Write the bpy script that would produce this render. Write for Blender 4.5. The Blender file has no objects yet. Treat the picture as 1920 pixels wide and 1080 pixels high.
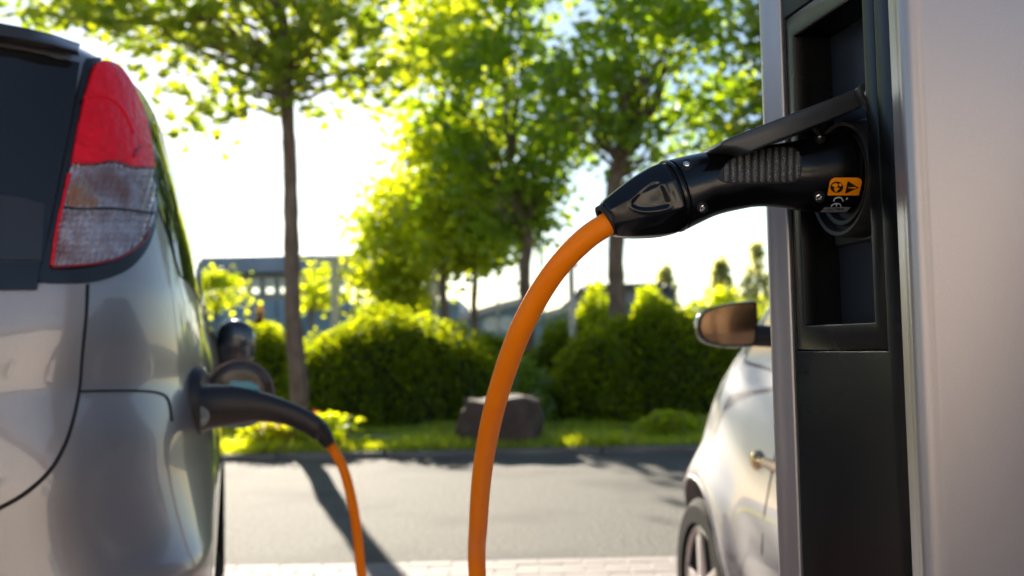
import bpy, bmesh, math, random
import numpy as np
from mathutils import Vector, Matrix
from mathutils.bvhtree import BVHTree
from mathutils.geometry import delaunay_2d_cdt

SC = bpy.context.scene
COL = SC.collection
R = math.radians

# ------------------------------------------------------------------ camera, sky, sun, exposure
CAM_H = 1.0
PITCH = math.atan(110 / 1867.0)
ROLL = R(1.15)
F_PX = 1867.0                                   # 35 mm on a 36 mm sensor, in pixels of a 1920 wide frame
cam = bpy.data.cameras.new('camera')
cam.lens = 35.0
cam.sensor_width = 36.0
cam.clip_start = 0.05
cam.clip_end = 3000
cam.dof.use_dof = True
cam.dof.focus_distance = 0.92
cam.dof.aperture_fstop = 5.6
cam_o = bpy.data.objects.new('camera', cam)
COL.objects.link(cam_o)
CAM_M = (Matrix.Translation((0, 0, CAM_H)) @ Matrix.Rotation(R(90) + PITCH, 4, 'X') @ Matrix.Rotation(-ROLL, 4, 'Z'))
cam_o.matrix_world = CAM_M
SC.camera = cam_o

SUN_EL, SUN_AZ = 20.0, -16.5                    # degrees; azimuth from +Y towards +X
sun_dir = Vector((math.sin(R(SUN_AZ)) * math.cos(R(SUN_EL)), math.cos(R(SUN_AZ)) * math.cos(R(SUN_EL)), math.sin(R(SUN_EL))))
world = bpy.data.worlds.new('World')
SC.world = world
world.use_nodes = True
wn, wl = world.node_tree.nodes, world.node_tree.links
wn.clear()
w_out = wn.new('ShaderNodeOutputWorld')
w_bg = wn.new('ShaderNodeBackground')
w_sky = wn.new('ShaderNodeTexSky')
w_sky.sky_type = 'NISHITA'
w_sky.sun_disc = False
w_sky.sun_elevation = R(SUN_EL)
w_sky.sun_rotation = R(SUN_AZ)
w_sky.air_density = 1.0
w_sky.dust_density = 0.25
w_sky.ozone_density = 1.6
w_bg.inputs['Strength'].default_value = 0.05
wl.new(w_sky.outputs[0], w_bg.inputs[0])
wl.new(w_bg.outputs[0], w_out.inputs[0])

sun = bpy.data.lights.new('sun', 'SUN')
sun.energy = 5.0
sun.angle = R(0.5)
sun.color = (1.0, 0.90, 0.74)
sun_o = bpy.data.objects.new('sun', sun)
COL.objects.link(sun_o)
sun_o.rotation_euler = sun_dir.to_track_quat('Z', 'Y').to_euler()
sun_o.location = (-8, 20, 12)

SC.view_settings.view_transform = 'Standard'
SC.view_settings.look = 'None'
SC.view_settings.gamma = 1.0
SC.view_settings.exposure = 1.85
SC.render.engine = 'CYCLES'
SC.cycles.use_denoising = True
SC.cycles.max_bounces = 10
SC.cycles.transparent_max_bounces = 12
SC.cycles.sample_clamp_indirect = 8.0

# ------------------------------------------------------------------ helpers
def ray(px, py):
    d = Vector(((px - 960) / F_PX, -(py - 540) / F_PX, -1.0))
    return (CAM_M.to_3x3() @ d).normalized()
EYE = Vector((0, 0, CAM_H))
def at(px, py, Y):
    d = ray(px, py)
    return EYE + d * (Y / d.y)
def on_plane(px, py, P, N):
    d = ray(px, py)
    return EYE + d * ((P - EYE).dot(N) / d.dot(N))

ROOTS = {}
def thing(name, label, cat, loc=(0, 0, 0), rotz=0.0, group=None):
    o = bpy.data.objects.new(name, None)
    o.empty_display_size = 0.1
    COL.objects.link(o)
    o.location = loc
    o.rotation_euler = (0, 0, rotz)
    ROOTS[o.name] = Matrix.Translation(Vector(loc)) @ Matrix.Rotation(rotz, 4, 'Z')
    o['label'] = label
    o['category'] = cat
    if group: o['group'] = group
    return o
def tag(o, label=None, cat=None, group=None, kind=None):
    if label: o['label'] = label
    if cat: o['category'] = cat
    if group: o['group'] = group
    if kind: o['kind'] = kind
    return o
def frame_of(parent):
    p = parent
    while p is not None:
        if p.name in ROOTS: return ROOTS[p.name]
        p = p.parent
    return Matrix.Identity(4)
def obj(name, verts, faces, mat, parent=None, smooth=True, local=False, sharp=35, kind=None):
    """One mesh object; verts are world coordinates unless local."""
    me = bpy.data.meshes.new(name)
    if isinstance(verts, np.ndarray):
        v = verts.astype(np.float64)
    else:
        v = np.array([tuple(x) for x in verts], dtype=np.float64)
    if not local and parent is not None:
        Mi = np.array(frame_of(parent).inverted())
        v = v @ Mi[:3, :3].T + Mi[:3, 3]
    if isinstance(faces, np.ndarray):
        n, k = faces.shape
        me.vertices.add(len(v)); me.vertices.foreach_set('co', v.ravel())
        me.loops.add(n * k); me.loops.foreach_set('vertex_index', faces.ravel().astype(np.int32))
        me.polygons.add(n)
        me.polygons.foreach_set('loop_start', np.arange(0, n * k, k, dtype=np.int32))
        me.polygons.foreach_set('loop_total', np.full(n, k, dtype=np.int32))
        me.update(calc_edges=True)
    else:
        me.from_pydata([tuple(x) for x in v], [], [tuple(f) for f in faces])
    me.validate()
    me.polygons.foreach_set('use_smooth', np.full(len(me.polygons), smooth))
    if smooth and len(me.polygons) < 200000 and sharp is not None:
        me.set_sharp_from_angle(angle=R(sharp))
    me.update()
    if mat: me.materials.append(mat)
    o = bpy.data.objects.new(name, me)
    COL.objects.link(o)
    if parent is not None: o.parent = parent
    if kind: o['kind'] = kind
    return o
def share(o, parent, loc=(0, 0, 0), rotz=0.0):
    c = o.copy(); COL.objects.link(c); c.parent = parent
    c.location = loc; c.rotation_euler = (0, 0, rotz)
    return c

def ring_faces(nr, ns, close=True, cap0=True, cap1=True):
    f = []
    for i in range(nr - 1):
        for j in range(ns if close else ns - 1):
            k = (j + 1) % ns
            f.append((i * ns + j, i * ns + k, (i + 1) * ns + k, (i + 1) * ns + j))
    if cap0: f.append(tuple(range(ns - 1, -1, -1)))
    if cap1: f.append(tuple((nr - 1) * ns + j for j in range(ns)))
    return f
def tube(path, rad, ns=12, up=None, cap=True):
    """Tube along points; rad is a number or a list."""
    P = [Vector(p) for p in path]
    n = len(P)
    rr = rad if hasattr(rad, '__len__') else [rad] * n
    verts = []
    prev = None
    for i in range(n):
        t = (P[min(i + 1, n - 1)] - P[max(i - 1, 0)]).normalized()
        if prev is None:
            ref = Vector((0, 0, 1)) if abs(t.z) < 0.9 else Vector((1, 0, 0))
            a = t.cross(ref).normalized()
        else:
            a = (prev - t * prev.dot(t)).normalized()
        prev = a
        b = t.cross(a)
        for j in range(ns):
            th = 2 * math.pi * j / ns
            verts.append(P[i] + (a * math.cos(th) + b * math.sin(th)) * rr[i])
    return verts, ring_faces(n, ns, True, cap, cap)
def join(*parts):
    V, Fc = [], []
    for v, f in parts:
        o = len(V)
        V += [Vector(x) for x in v]
        Fc += [tuple(i + o for i in q) for q in f]
    return V, Fc
def box(c, s, bev=0.0, rot=None, seg=2):
    bm = bmesh.new()
    bmesh.ops.create_cube(bm, size=1.0)
    bmesh.ops.scale(bm, vec=s, verts=bm.verts)
    if bev > 0:
        bmesh.ops.bevel(bm, geom=list(bm.edges), offset=bev, segments=seg, profile=0.5, affect='EDGES')
    if rot is not None: bmesh.ops.transform(bm, matrix=rot, verts=bm.verts)
    bmesh.ops.translate(bm, vec=c, verts=bm.verts)
    bm.verts.index_update()
    v = [x.co.copy() for x in bm.verts]
    f = [[y.index for y in q.verts] for q in bm.faces]
    bm.free()
    return v, f
def prism(poly, n_off, bev=0.0, seg=2):
    """Polygon of 3D points pushed along vector n_off."""
    bm = bmesh.new()
    a = [bm.verts.new(p) for p in poly]
    b = [bm.verts.new(Vector(p) + Vector(n_off)) for p in poly]
    n = len(a)
    bm.faces.new(a[::-1]); bm.faces.new(b)
    for i in range(n):
        bm.faces.new((a[i], a[(i + 1) % n], b[(i + 1) % n], b[i]))
    bmesh.ops.recalc_face_normals(bm, faces=bm.faces)
    if bev > 0:
        es = [e for e in bm.edges if len(e.link_faces) == 2 and e.calc_face_angle(0) > R(25)]
        bmesh.ops.bevel(bm, geom=es, offset=bev, segments=seg, profile=0.5, affect='EDGES')
    bm.verts.index_update()
    v = [x.co.copy() for x in bm.verts]
    f = [[y.index for y in q.verts] for q in bm.faces]
    bm.free()
    return v, f
def catmull(pts, n):
    P = [Vector(p) for p in pts]
    P = [P[0] * 2 - P[1]] + P + [P[-1] * 2 - P[-2]]
    out = []
    for i in range(1, len(P) - 2):
        for k in range(n):
            t = k / n
            a, b, c, d = P[i - 1], P[i], P[i + 1], P[i + 2]
            out.append(0.5 * ((2 * b) + (c - a) * t + (2 * a - 5 * b + 4 * c - d) * t * t + (3 * b - a - 3 * c + d) * t ** 3))
    out.append(P[-2])
    return out
def lathe(profile, c, axis, ns=32):
    """profile: list of (r, h) round an axis through c."""
    ax = Vector(axis).normalized()
    ref = Vector((0, 0, 1)) if abs(ax.z) < 0.9 else Vector((0, 1, 0))
    a = ax.cross(ref).normalized(); b = ax.cross(a)
    V = []
    for r, h in profile:
        for j in range(ns):
            th = 2 * math.pi * j / ns
            V.append(Vector(c) + ax * h + (a * math.cos(th) + b * math.sin(th)) * r)
    return V, ring_faces(len(profile), ns, True, profile[0][0] > 1e-5, profile[-1][0] > 1e-5)

def tri_patch(poly, step):
    """Triangulate a 2D polygon with inner points."""
    pts = [Vector((p[0], p[1])) for p in poly]
    out = []
    n = len(pts)
    for i in range(n):
        a, b = pts[i], pts[(i + 1) % n]
        k = max(1, int((b - a).length / step))
        for j in range(k): out.append(a.lerp(b, j / k))
    m = len(out)
    edges = [(i, (i + 1) % m) for i in range(m)]
    x0 = min(p.x for p in out); x1 = max(p.x for p in out); y0 = min(p.y for p in out); y1 = max(p.y for p in out)
    def inside(x, y):
        c = False
        for i in range(m):
            a, b = out[i], out[(i + 1) % m]
            if (a.y > y) != (b.y > y) and x < (b.x - a.x) * (y - a.y) / (b.y - a.y) + a.x: c = not c
        return c
    extra = []
    y = y0 + step * 0.5
    while y < y1:
        x = x0 + step * 0.5
        while x < x1:
            if inside(x, y) and min((Vector((x, y)) - q).length for q in out) > step * 0.35: extra.append(Vector((x, y)))
            x += step
        y += step
    vs, es, fs, *_ = delaunay_2d_cdt(out + extra, edges, [list(range(m))], 1, 1e-6)
    return [tuple(v) for v in vs], [tuple(f) for f in fs]
def decal(poly, bvh, off, thick, step, displace=None):
    """A thin solid skin lying on a surface: outline seen from the photograph, set down on the real surface there."""
    v2, f2 = tri_patch(poly, step)
    top, bot, ok = [], [], []
    for (x, y) in v2:
        d = ray(x, y)
        hit, nrm, _, _ = bvh.ray_cast(EYE, d)
        if hit is None:
            top.append(None); bot.append(None); continue
        if nrm.dot(d) > 0: nrm = -nrm
        o = off + (displace(x, y) if displace else 0)
        top.append(hit + nrm * o); bot.append(hit + nrm * (off - thick))
    good = [f for f in f2 if all(top[i] is not None for i in f)]
    V, idx = [], {}
    for i, p in enumerate(top):
        if p is not None: idx[i] = len(V); V.append(p)
    Fc = []
    for f in good:
        a, b, c = (V[idx[i]] for i in f)
        n = (b - a).cross(c - a)
        q = tuple(idx[i] for i in f)
        Fc.append(q if n.dot(EYE - a) > 0 else q[::-1])
    cnt = {}
    for f in Fc:
        for i in range(3):
            cnt[(f[i], f[(i + 1) % 3])] = 1
    rim = [e for e in cnt if (e[1], e[0]) not in cnt]
    inv = {v: k for k, v in idx.items()}
    bidx = {}
    for a, b in rim:
        for k in (a, b):
            if k not in bidx: bidx[k] = len(V); V.append(bot[inv[k]])
        Fc.append((b, a, bidx[a], bidx[b]))
    return V, Fc
def circle_px(cx, cy, rx, ry=None, n=20, rot=0.0):
    ry = ry or rx
    o = []
    for i in range(n):
        t = 2 * math.pi * i / n
        x, y = rx * math.cos(t), ry * math.sin(t)
        o.append((cx + x * math.cos(rot) - y * math.sin(rot), cy + x * math.sin(rot) + y * math.cos(rot)))
    return o
def band_px(path, w):
    L, Rr = [], []
    n = len(path)
    for i in range(n):
        a = Vector(path[max(i - 1, 0)]); b = Vector(path[min(i + 1, n - 1)])
        t = (b - a).normalized(); nn = Vector((-t.y, t.x)) * w * 0.5
        p = Vector(path[i])
        L.append(tuple(p + nn)); Rr.append(tuple(p - nn))
    return L + Rr[::-1]
def curve_px(pts, n=6):
    return [(p.x, p.y) for p in catmull([(a, b, 0) for a, b in pts], n)]

# ------------------------------------------------------------------ materials
def mat(name, base=(0.5, 0.5, 0.5), rough=0.5, metal=0.0, coat=0.0, spec=0.5, **kw):
    m = bpy.data.materials.new(name)
    m.use_nodes = True
    nt = m.node_tree
    b = nt.nodes['Principled BSDF']
    b.inputs['Base Color'].default_value = (*base, 1)
    b.inputs['Roughness'].default_value = rough
    b.inputs['Metallic'].default_value = metal
    b.inputs['Coat Weight'].default_value = coat
    b.inputs['Coat Roughness'].default_value = kw.get('coat_rough', 0.03)
    b.inputs['Specular IOR Level'].default_value = spec
    N, L = nt.nodes, nt.links
    tc = N.new('ShaderNodeTexCoord')
    def noise(scale, detail=3, rough_=0.5, src='Object', dim=None):
        n = N.new('ShaderNodeTexNoise')
        n.inputs['Scale'].default_value = scale
        n.inputs['Detail'].default_value = detail
        n.inputs['Roughness'].default_value = rough_
        if dim:
            mp = N.new('ShaderNodeMapping'); mp.inputs['Scale'].default_value = dim
            L.new(tc.outputs[src], mp.inputs[0]); L.new(mp.outputs[0], n.inputs['Vector'])
        else:
            L.new(tc.outputs[src], n.inputs['Vector'])
        return n
    if 'var' in kw:                                # second colour, scale, low, high
        c2, sc, lo, hi = kw['var'][:4]
        n = noise(sc, 5, 0.6, dim=kw.get('var_dim'))
        r = N.new('ShaderNodeMapRange'); r.inputs['From Min'].default_value = lo; r.inputs['From Max'].default_value = hi
        L.new(n.outputs[0], r.inputs[0])
        mx = N.new('ShaderNodeMix'); mx.data_type = 'RGBA'
        mx.inputs['A'].default_value = (*base, 1); mx.inputs['B'].default_value = (*c2, 1)
        L.new(r.outputs[0], mx.inputs['Factor'])
        last = mx.outputs['Result']
        if 'var2' in kw:
            c3, sc3, lo3, hi3 = kw['var2']
            n3 = noise(sc3, 2, 0.5)
            r3 = N.new('ShaderNodeMapRange'); r3.inputs['From Min'].default_value = lo3; r3.inputs['From Max'].default_value = hi3
            L.new(n3.outputs[0], r3.inputs[0])
            m3 = N.new('ShaderNodeMix'); m3.data_type = 'RGBA'
            m3.inputs['B'].default_value = (*c3, 1)
            L.new(last, m3.inputs['A']); L.new(r3.outputs[0], m3.inputs['Factor'])
            last = m3.outputs['Result']
        L.new(last, b.inputs['Base Color'])
    if 'bump' in kw:                               # scale, distance
        n = noise(kw['bump'][0], kw['bump'][2] if len(kw['bump']) > 2 else 2)
        bp = N.new('ShaderNodeBump'); bp.inputs['Strength'].default_value = 1.0
        bp.inputs['Distance'].default_value = kw['bump'][1]
        L.new(n.outputs[0], bp.inputs['Height'])
        L.new(bp.outputs[0], b.inputs['Normal'])
        if kw.get('coat_bump'): L.new(bp.outputs[0], b.inputs['Coat Normal'])
    if 'rvar' in kw:                               # scale, lo, hi
        n = noise(kw['rvar'][0], 3)
        r = N.new('ShaderNodeMapRange'); r.inputs['From Min'].default_value = 0.3; r.inputs['From Max'].default_value = 0.7
        r.inputs['To Min'].default_value = kw['rvar'][1]; r.inputs['To Max'].default_value = kw['rvar'][2]
        L.new(n.outputs[0], r.inputs[0]); L.new(r.outputs[0], b.inputs['Roughness'])
    return m
def leaf_mat(name, c1, c2, t1, t2, mixf=0.55, gloss=0.08):
    m = bpy.data.materials.new(name)
    m.use_nodes = True
    N, L = m.node_tree.nodes, m.node_tree.links
    N.clear()
    out = N.new('ShaderNodeOutputMaterial')
    geo = N.new('ShaderNodeNewGeometry')
    def ramp(a, b):
        x = N.new('ShaderNodeMix'); x.data_type = 'RGBA'
        x.inputs['A'].default_value = (*a, 1); x.inputs['B'].default_value = (*b, 1)
        L.new(geo.outputs['Random Per Island'], x.inputs['Factor'])
        return x.outputs['Result']
    d = N.new('ShaderNodeBsdfDiffuse'); L.new(ramp(c1, c2), d.inputs[0])
    t = N.new('ShaderNodeBsdfTranslucent'); L.new(ramp(t1, t2), t.inputs[0])
    mx = N.new('ShaderNodeMixShader'); mx.inputs[0].default_value = mixf
    L.new(d.outputs[0], mx.inputs[1]); L.new(t.outputs[0], mx.inputs[2])
    g = N.new('ShaderNodeBsdfGlossy'); g.inputs['Roughness'].default_value = 0.4
    g.inputs[0].default_value = (0.9, 0.95, 0.9, 1)
    m2 = N.new('ShaderNodeMixShader'); m2.inputs[0].default_value = gloss
    L.new(mx.outputs[0], m2.inputs[1]); L.new(g.outputs[0], m2.inputs[2])
    L.new(m2.outputs[0], out.inputs[0])
    return m

MT = {}
MT['cabinet'] = mat('cabinet_powder_coat', (0.39, 0.36, 0.365), 0.32, 0.6, 0.2, bump=(900, 0.0001), coat_bump=True, coat_rough=0.25,
                    var=((0.55, 0.53, 0.535), 1400, 0.62, 0.72))
MT['panel'] = mat('black_panel_coat', (0.004, 0.0042, 0.0045), 0.24, 0.0, 0.0, spec=0.28, bump=(1100, 0.00012), rvar=(6, 0.2, 0.3))
MT['recess'] = mat('recess_coat', (0.014, 0.020, 0.030), 0.36, 0.0, bump=(1100, 0.0002))
MT['plug'] = mat('plug_plastic', (0.003, 0.003, 0.0032), 0.15, 0.0, 0.0, bump=(700, 0.00004), rvar=(30, 0.12, 0.22))
MT['plug_cap'] = mat('plug_cap_plastic', (0.003, 0.003, 0.003), 0.10, bump=(60, 0.0001), rvar=(25, 0.08, 0.2))
MT['lid'] = mat('lid_plastic', (0.045, 0.047, 0.049), 0.33, bump=(900, 0.00015))
MT['grip'] = mat('grip_rubber', (0.05, 0.05, 0.052), 0.38, bump=(1500, 0.0005), var=((0.5, 0.5, 0.51), 1300, 0.56, 0.64))
MT['rubber'] = mat('black_rubber', (0.012, 0.012, 0.012), 0.6)
MT['chrome'] = mat('bright_steel', (0.75, 0.75, 0.74), 0.16, 1.0)
MT['cable'] = mat('orange_cable', (1.0, 0.235, 0.0), 0.45, spec=0.2, bump=(300, 0.0001), var=((0.97, 0.21, 0.0), 25, 0.4, 0.7))
MT['label_orange'] = mat('orange_print', (1.0, 0.30, 0.0), 0.45, spec=0.2)
MT['print_black'] = mat('black_print', (0.006, 0.006, 0.006), 0.35)
MT['print_white'] = mat('pale_print', (0.62, 0.64, 0.66), 0.4)
MT['plate'] = mat('grey_plate', (0.40, 0.40, 0.42), 0.35, 0.3)
MT['silver'] = mat('silver_car_paint', (0.26, 0.248, 0.255), 0.36, 0.6, 1.0, bump=(2500, 0.00002), var=((0.31, 0.295, 0.30), 900, 0.45, 0.6), coat_rough=0.025)
MT['white'] = mat('pearl_car_paint', (0.32, 0.305, 0.32), 0.6, 0.0, 0.7, spec=0.15, coat_rough=0.02)
MT['glass'] = mat('dark_car_glass', (0.012, 0.012, 0.013), 0.04, spec=0.5)
MT['trim'] = mat('gloss_black_trim', (0.01, 0.01, 0.011), 0.15)
MT['dark'] = mat('matt_black_plastic', (0.018, 0.017, 0.018), 0.5)
MT['carplug'] = mat('soft_black_plastic', (0.022, 0.017, 0.017), 0.36, bump=(900, 0.0001))
MT['teal'] = mat('teal_button', (0.10, 0.36, 0.42), 0.35)
MT['badge'] = mat('grey_badge', (0.20, 0.23, 0.24), 0.45, var=((0.36, 0.4, 0.4), 90, 0.45, 0.6))
MT['tyre'] = mat('tyre_rubber', (0.010, 0.010, 0.010), 0.85, spec=0.08)
MT['rim'] = mat('alloy_rim', (0.55, 0.50, 0.50), 0.35, 0.45)
MT['bark'] = mat('tree_bark', (0.12, 0.08, 0.06), 0.85, bump=(60, 0.02, 5), var=((0.21, 0.16, 0.125), 14, 0.4, 0.65), var_dim=(1, 1, 0.3))
MT['asphalt'] = mat('asphalt', (0.09, 0.085, 0.077), 0.85, bump=(160, 0.012, 4), var=((0.18, 0.17, 0.15), 38, 0.38, 0.66), var2=((0.062, 0.058, 0.053), 0.8, 0.5, 0.72), spec=0.2)
MT['paver'] = mat('paver_concrete', (0.26, 0.22, 0.205), 0.8, bump=(200, 0.003, 3), var=((0.21, 0.18, 0.175), 8, 0.35, 0.7))
MT['sett'] = mat('joint_sand', (0.25, 0.215, 0.20), 0.9, bump=(150, 0.004))
MT['kerb'] = mat('kerb_concrete', (0.17, 0.16, 0.145), 0.85, bump=(90, 0.006, 4), var=((0.11, 0.10, 0.09), 6, 0.4, 0.65))
MT['path'] = mat('path_concrete', (0.22, 0.20, 0.19), 0.85, bump=(60, 0.005), var=((0.17, 0.16, 0.15), 3, 0.4, 0.6))
MT['soil'] = mat('soil', (0.06, 0.05, 0.03), 0.95, bump=(25, 0.03, 4), var=((0.04, 0.07, 0.015), 1.5, 0.4, 0.6))
MT['rock'] = mat('boulder_rock', (0.062, 0.040, 0.030), 0.85, bump=(14, 0.03, 5), var=((0.10, 0.08, 0.068), 5, 0.45, 0.65))
MT['steel'] = mat('galvanised_steel', (0.36, 0.37, 0.37), 0.45, 0.6)
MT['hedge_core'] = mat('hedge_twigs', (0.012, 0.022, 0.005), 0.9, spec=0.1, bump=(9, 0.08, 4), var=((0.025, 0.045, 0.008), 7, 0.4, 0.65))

# ------------------------------------------------------------------ ground, road, verge
def sheet(name, x0, x1, y0, y1, z, m, nx=2, ny=2):
    xs = np.linspace(x0, x1, nx); ys = np.linspace(y0, y1, ny)
    V = [(x, y, z) for y in ys for x in xs]
    Fc = [(j * nx + i, j * nx + i + 1, (j + 1) * nx + i + 1, (j + 1) * nx + i) for j in range(ny - 1) for i in range(nx - 1)]
    o = obj(name, V, Fc, m, smooth=False)
    o['kind'] = 'structure'
    return o
Y_PAVE, Y_KERB = 4.72, 9.25
sheet('ground', -1500, 1500, -1500, 1500, -0.06, MT['soil'])
sheet('road', -60, 60, Y_PAVE, Y_KERB + 0.02, 0.0, MT['asphalt'])
paving = sheet('paving', -60, 60, -30, Y_PAVE - 0.004, 0.003, MT['sett'])
sheet('verge', -60, 60, Y_KERB + 0.1, 30, 0.045, MT['soil'])
sheet('footpath', -60, 60, 10.45, 11.15, 0.055, MT['path'])
rng = random.Random(5)
# concrete pavers, laid in courses along the road's edge
pv_v, pv_f = box((0, 0, 0), (0.196, 0.096, 0.03), 0.004, seg=1)
paver = obj('paver', pv_v, pv_f, MT['paver'], paving, smooth=False, local=True)
first = True
n_pav = 0
restV, restF = [], []
for r_ in range(60):
    y = Y_PAVE - 0.06 - 0.1 * r_
    for k in range(-26, 27):
        x = 0.2 * k + (0.1 if r_ % 2 else 0)
        z = -0.008 + rng.uniform(-0.0015, 0.0015)
        near = r_ < 12 and -1.4 < x < 1.45 and n_pav < 290
        if near:
            n_pav += 1
            if first: paver.location = (x, y, z); first = False
            else: share(paver, paving, (x, y, z), rng.uniform(-0.006, 0.006))
        else:
            o_ = len(restV)
            restV += [v + Vector((x, y, z)) for v in pv_v]
            restF += [tuple(i + o_ for i in f) for f in pv_f]
tag(obj('paver_field', restV, restF, MT['paver'], paving, smooth=False), kind='stuff')
# kerb stones along the far side of the road
kv, kf = box((0, 0, 0), (0.985, 0.12, 0.2), 0.008)
kerb = sheet('kerb', -60, 60, Y_KERB + 0.005, Y_KERB + 0.115, -0.045, MT['sett'])
ks = None
for i in range(-12, 13):
    loc = (i * 1.0 + 0.3, Y_KERB + 0.06 - 0.008 * i * 0 + rng.uniform(-0.004, 0.004), -0.048 + rng.uniform(-0.004, 0.004))
    if ks is None:
        ks = obj('kerb_stone', kv, kf, MT['kerb'], kerb, local=True); ks.location = loc
    else: share(ks, kerb, loc, rng.uniform(-0.004, 0.004))

# ------------------------------------------------------------------ charging column
ST_AZ = R(10.9)
P0 = Vector((0.325, 0.90, 0.0))
st = thing('charging_column', 'silver and black charging column with a recessed socket, at right edge', 'charging station', P0, ST_AZ)
U = Vector((-math.sin(ST_AZ), math.cos(ST_AZ), 0)); V_OUT = Vector((-math.cos(ST_AZ), -math.sin(ST_AZ), 0))
def S(x, y, z): return P0 + (-V_OUT) * x + U * y + Vector((0, 0, z))      # column frame: x inwards, y away, z up
ZT = 1.66
def arc(cx, cy, r, a0, a1, n=6):
    return [(cx + r * math.cos(R(a0 + (a1 - a0) * i / n)), cy + r * math.sin(R(a0 + (a1 - a0) * i / n))) for i in range(n + 1)]
YN, YF = -0.089, 0.202
prof = [(0.06, -0.049), (-0.001, -0.0495)] + arc(-0.001, -0.0515, 0.002, 90, 180, 3) + [(-0.0035, -0.060), (-0.0062, -0.067), (-0.0082, -0.0725)]
prof += arc(0.006, YN + 0.0145, 0.0145, 188, 270, 8) + arc(0.29, YN + 0.02, 0.02, 270, 360, 5)
prof += arc(0.29, YF - 0.02, 0.02, 0, 90, 5) + arc(0.006, YF - 0.0145, 0.0145, 90, 172, 8)
prof += [(-0.0082, 0.1855), (-0.0062, 0.178), (-0.0035, 0.168)] + arc(-0.001, 0.1565, 0.002, 180, 270, 3) + [(-0.001, 0.1545), (0.06, 0.154)]
np_ = len(prof)
V = [S(x, y, 0.06) for x, y in prof] + [S(x, y, ZT) for x, y in prof]
Fc = [(i, (i + 1) % np_, np_ + (i + 1) % np_, np_ + i) for i in range(np_)]
Fc += [tuple(range(np_ - 1, -1, -1)), tuple(range(np_, 2 * np_))]
obj('housing', V, Fc, MT['cabinet'], st)
v, f = box((0.145, 0.0565, 0.03), (0.27, 0.26, 0.06), 0.004)
obj('plinth', [S(*p) for p in v], f, MT['dark'], st)
v, f = box((0.146, 0.0565, ZT + 0.014), (0.318, 0.302, 0.028), 0.01)
obj('top_cap', [S(*p) for p in v], f, MT['cabinet'], st)
# black front plate, a frame round the socket pocket
def rect_ring(name, y0, y1, z0, z1, iy0, iy1, iz0, iz1, xf, xb, m, bev=0.0012):
    bm = bmesh.new()
    def q(y, z, x): return bm.verts.new(S(x, y, z))
    o = [q(y0, z0, xf), q(y1, z0, xf), q(y1, z1, xf), q(y0, z1, xf)]
    i = [q(iy0, iz0, xf), q(iy1, iz0, xf), q(iy1, iz1, xf), q(iy0, iz1, xf)]
    ob = [q(y0, z0, xb), q(y1, z0, xb), q(y1, z1, xb), q(y0, z1, xb)]
    ib = [q(iy0, iz0, xb), q(iy1, iz0, xb), q(iy1, iz1, xb), q(iy0, iz1, xb)]
    for k in range(4):
        n = (k + 1) % 4
        bm.faces.new((o[k], o[n], i[n], i[k]))
        bm.faces.new((i[k], i[n], ib[n], ib[k]))
        bm.faces.new((o[n], o[k], ob[k], ob[n]))
        bm.faces.new((ob[n], ob[k], ib[k], ib[n]))
    bmesh.ops.recalc_face_normals(bm, faces=bm.faces)
    es = [e for e in bm.edges if len(e.link_faces) == 2 and e.calc_face_angle(0) > R(30)]
    bmesh.ops.bevel(bm, geom=es, offset=bev, segments=2, profile=0.5, affect='EDGES')
    bm.verts.index_update()
    vv = [x.co.copy() for x in bm.verts]; ff = [[y.index for y in p.verts] for p in bm.faces]
    bm.free()
    return obj(name, vv, ff, m, st)
FZ0, FZ1 = 0.9905, 1.343                    # insert frame
RZ0, RZ1 = 1.0155, 1.3196                   # pocket
FY0, FY1 = -0.0215, 0.149
RY0, RY1 = -0.002, 0.131
rect_ring('front_plate', -0.047, 0.152, 0.07, ZT - 0.01, FY0 - 0.0012, FY1 + 0.0012, FZ0 - 0.0012, FZ1 + 0.0012, 0.0, 0.02, MT['panel'])
rect_ring('socket_frame', FY0, FY1, FZ0, FZ1, RY0, RY1, RZ0, RZ1, 0.0008, 0.045, MT['panel'], 0.0015)
# pocket back with a shallow fold down its middle
v, f = box((0.046, (RY0 + RY1) / 2, (RZ0 + RZ1) / 2), (0.006, RY1 - RY0 + 0.01, RZ1 - RZ0 + 0.01), 0.0)
obj('pocket_back', [S(*p) for p in v], f, MT['recess'], st)
# socket ring
SY = 0.07
SZ = 1.158
sc_ = S(0.042, SY, SZ)
prof_s = [(0.0, 0.001), (0.030, 0.001), (0.030, 0.016), (0.040, 0.018), (0.041, 0.026), (0.045, 0.027), (0.046, 0.021), (0.0515, 0.020), (0.052, 0.030),
          (0.0555, 0.031), (0.057, 0.028), (0.058, 0.0)]
v, f = lathe(prof_s, sc_, V_OUT, 48)
sock = obj('socket', v, f, MT['rubber'], st, sharp=30)
v, f = box((0.040, SY, SZ), (0.006, 0.122, 0.122), 0.004)
obj('flange', [S(*p) for p in v], f, MT['lid'], sock)
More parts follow.
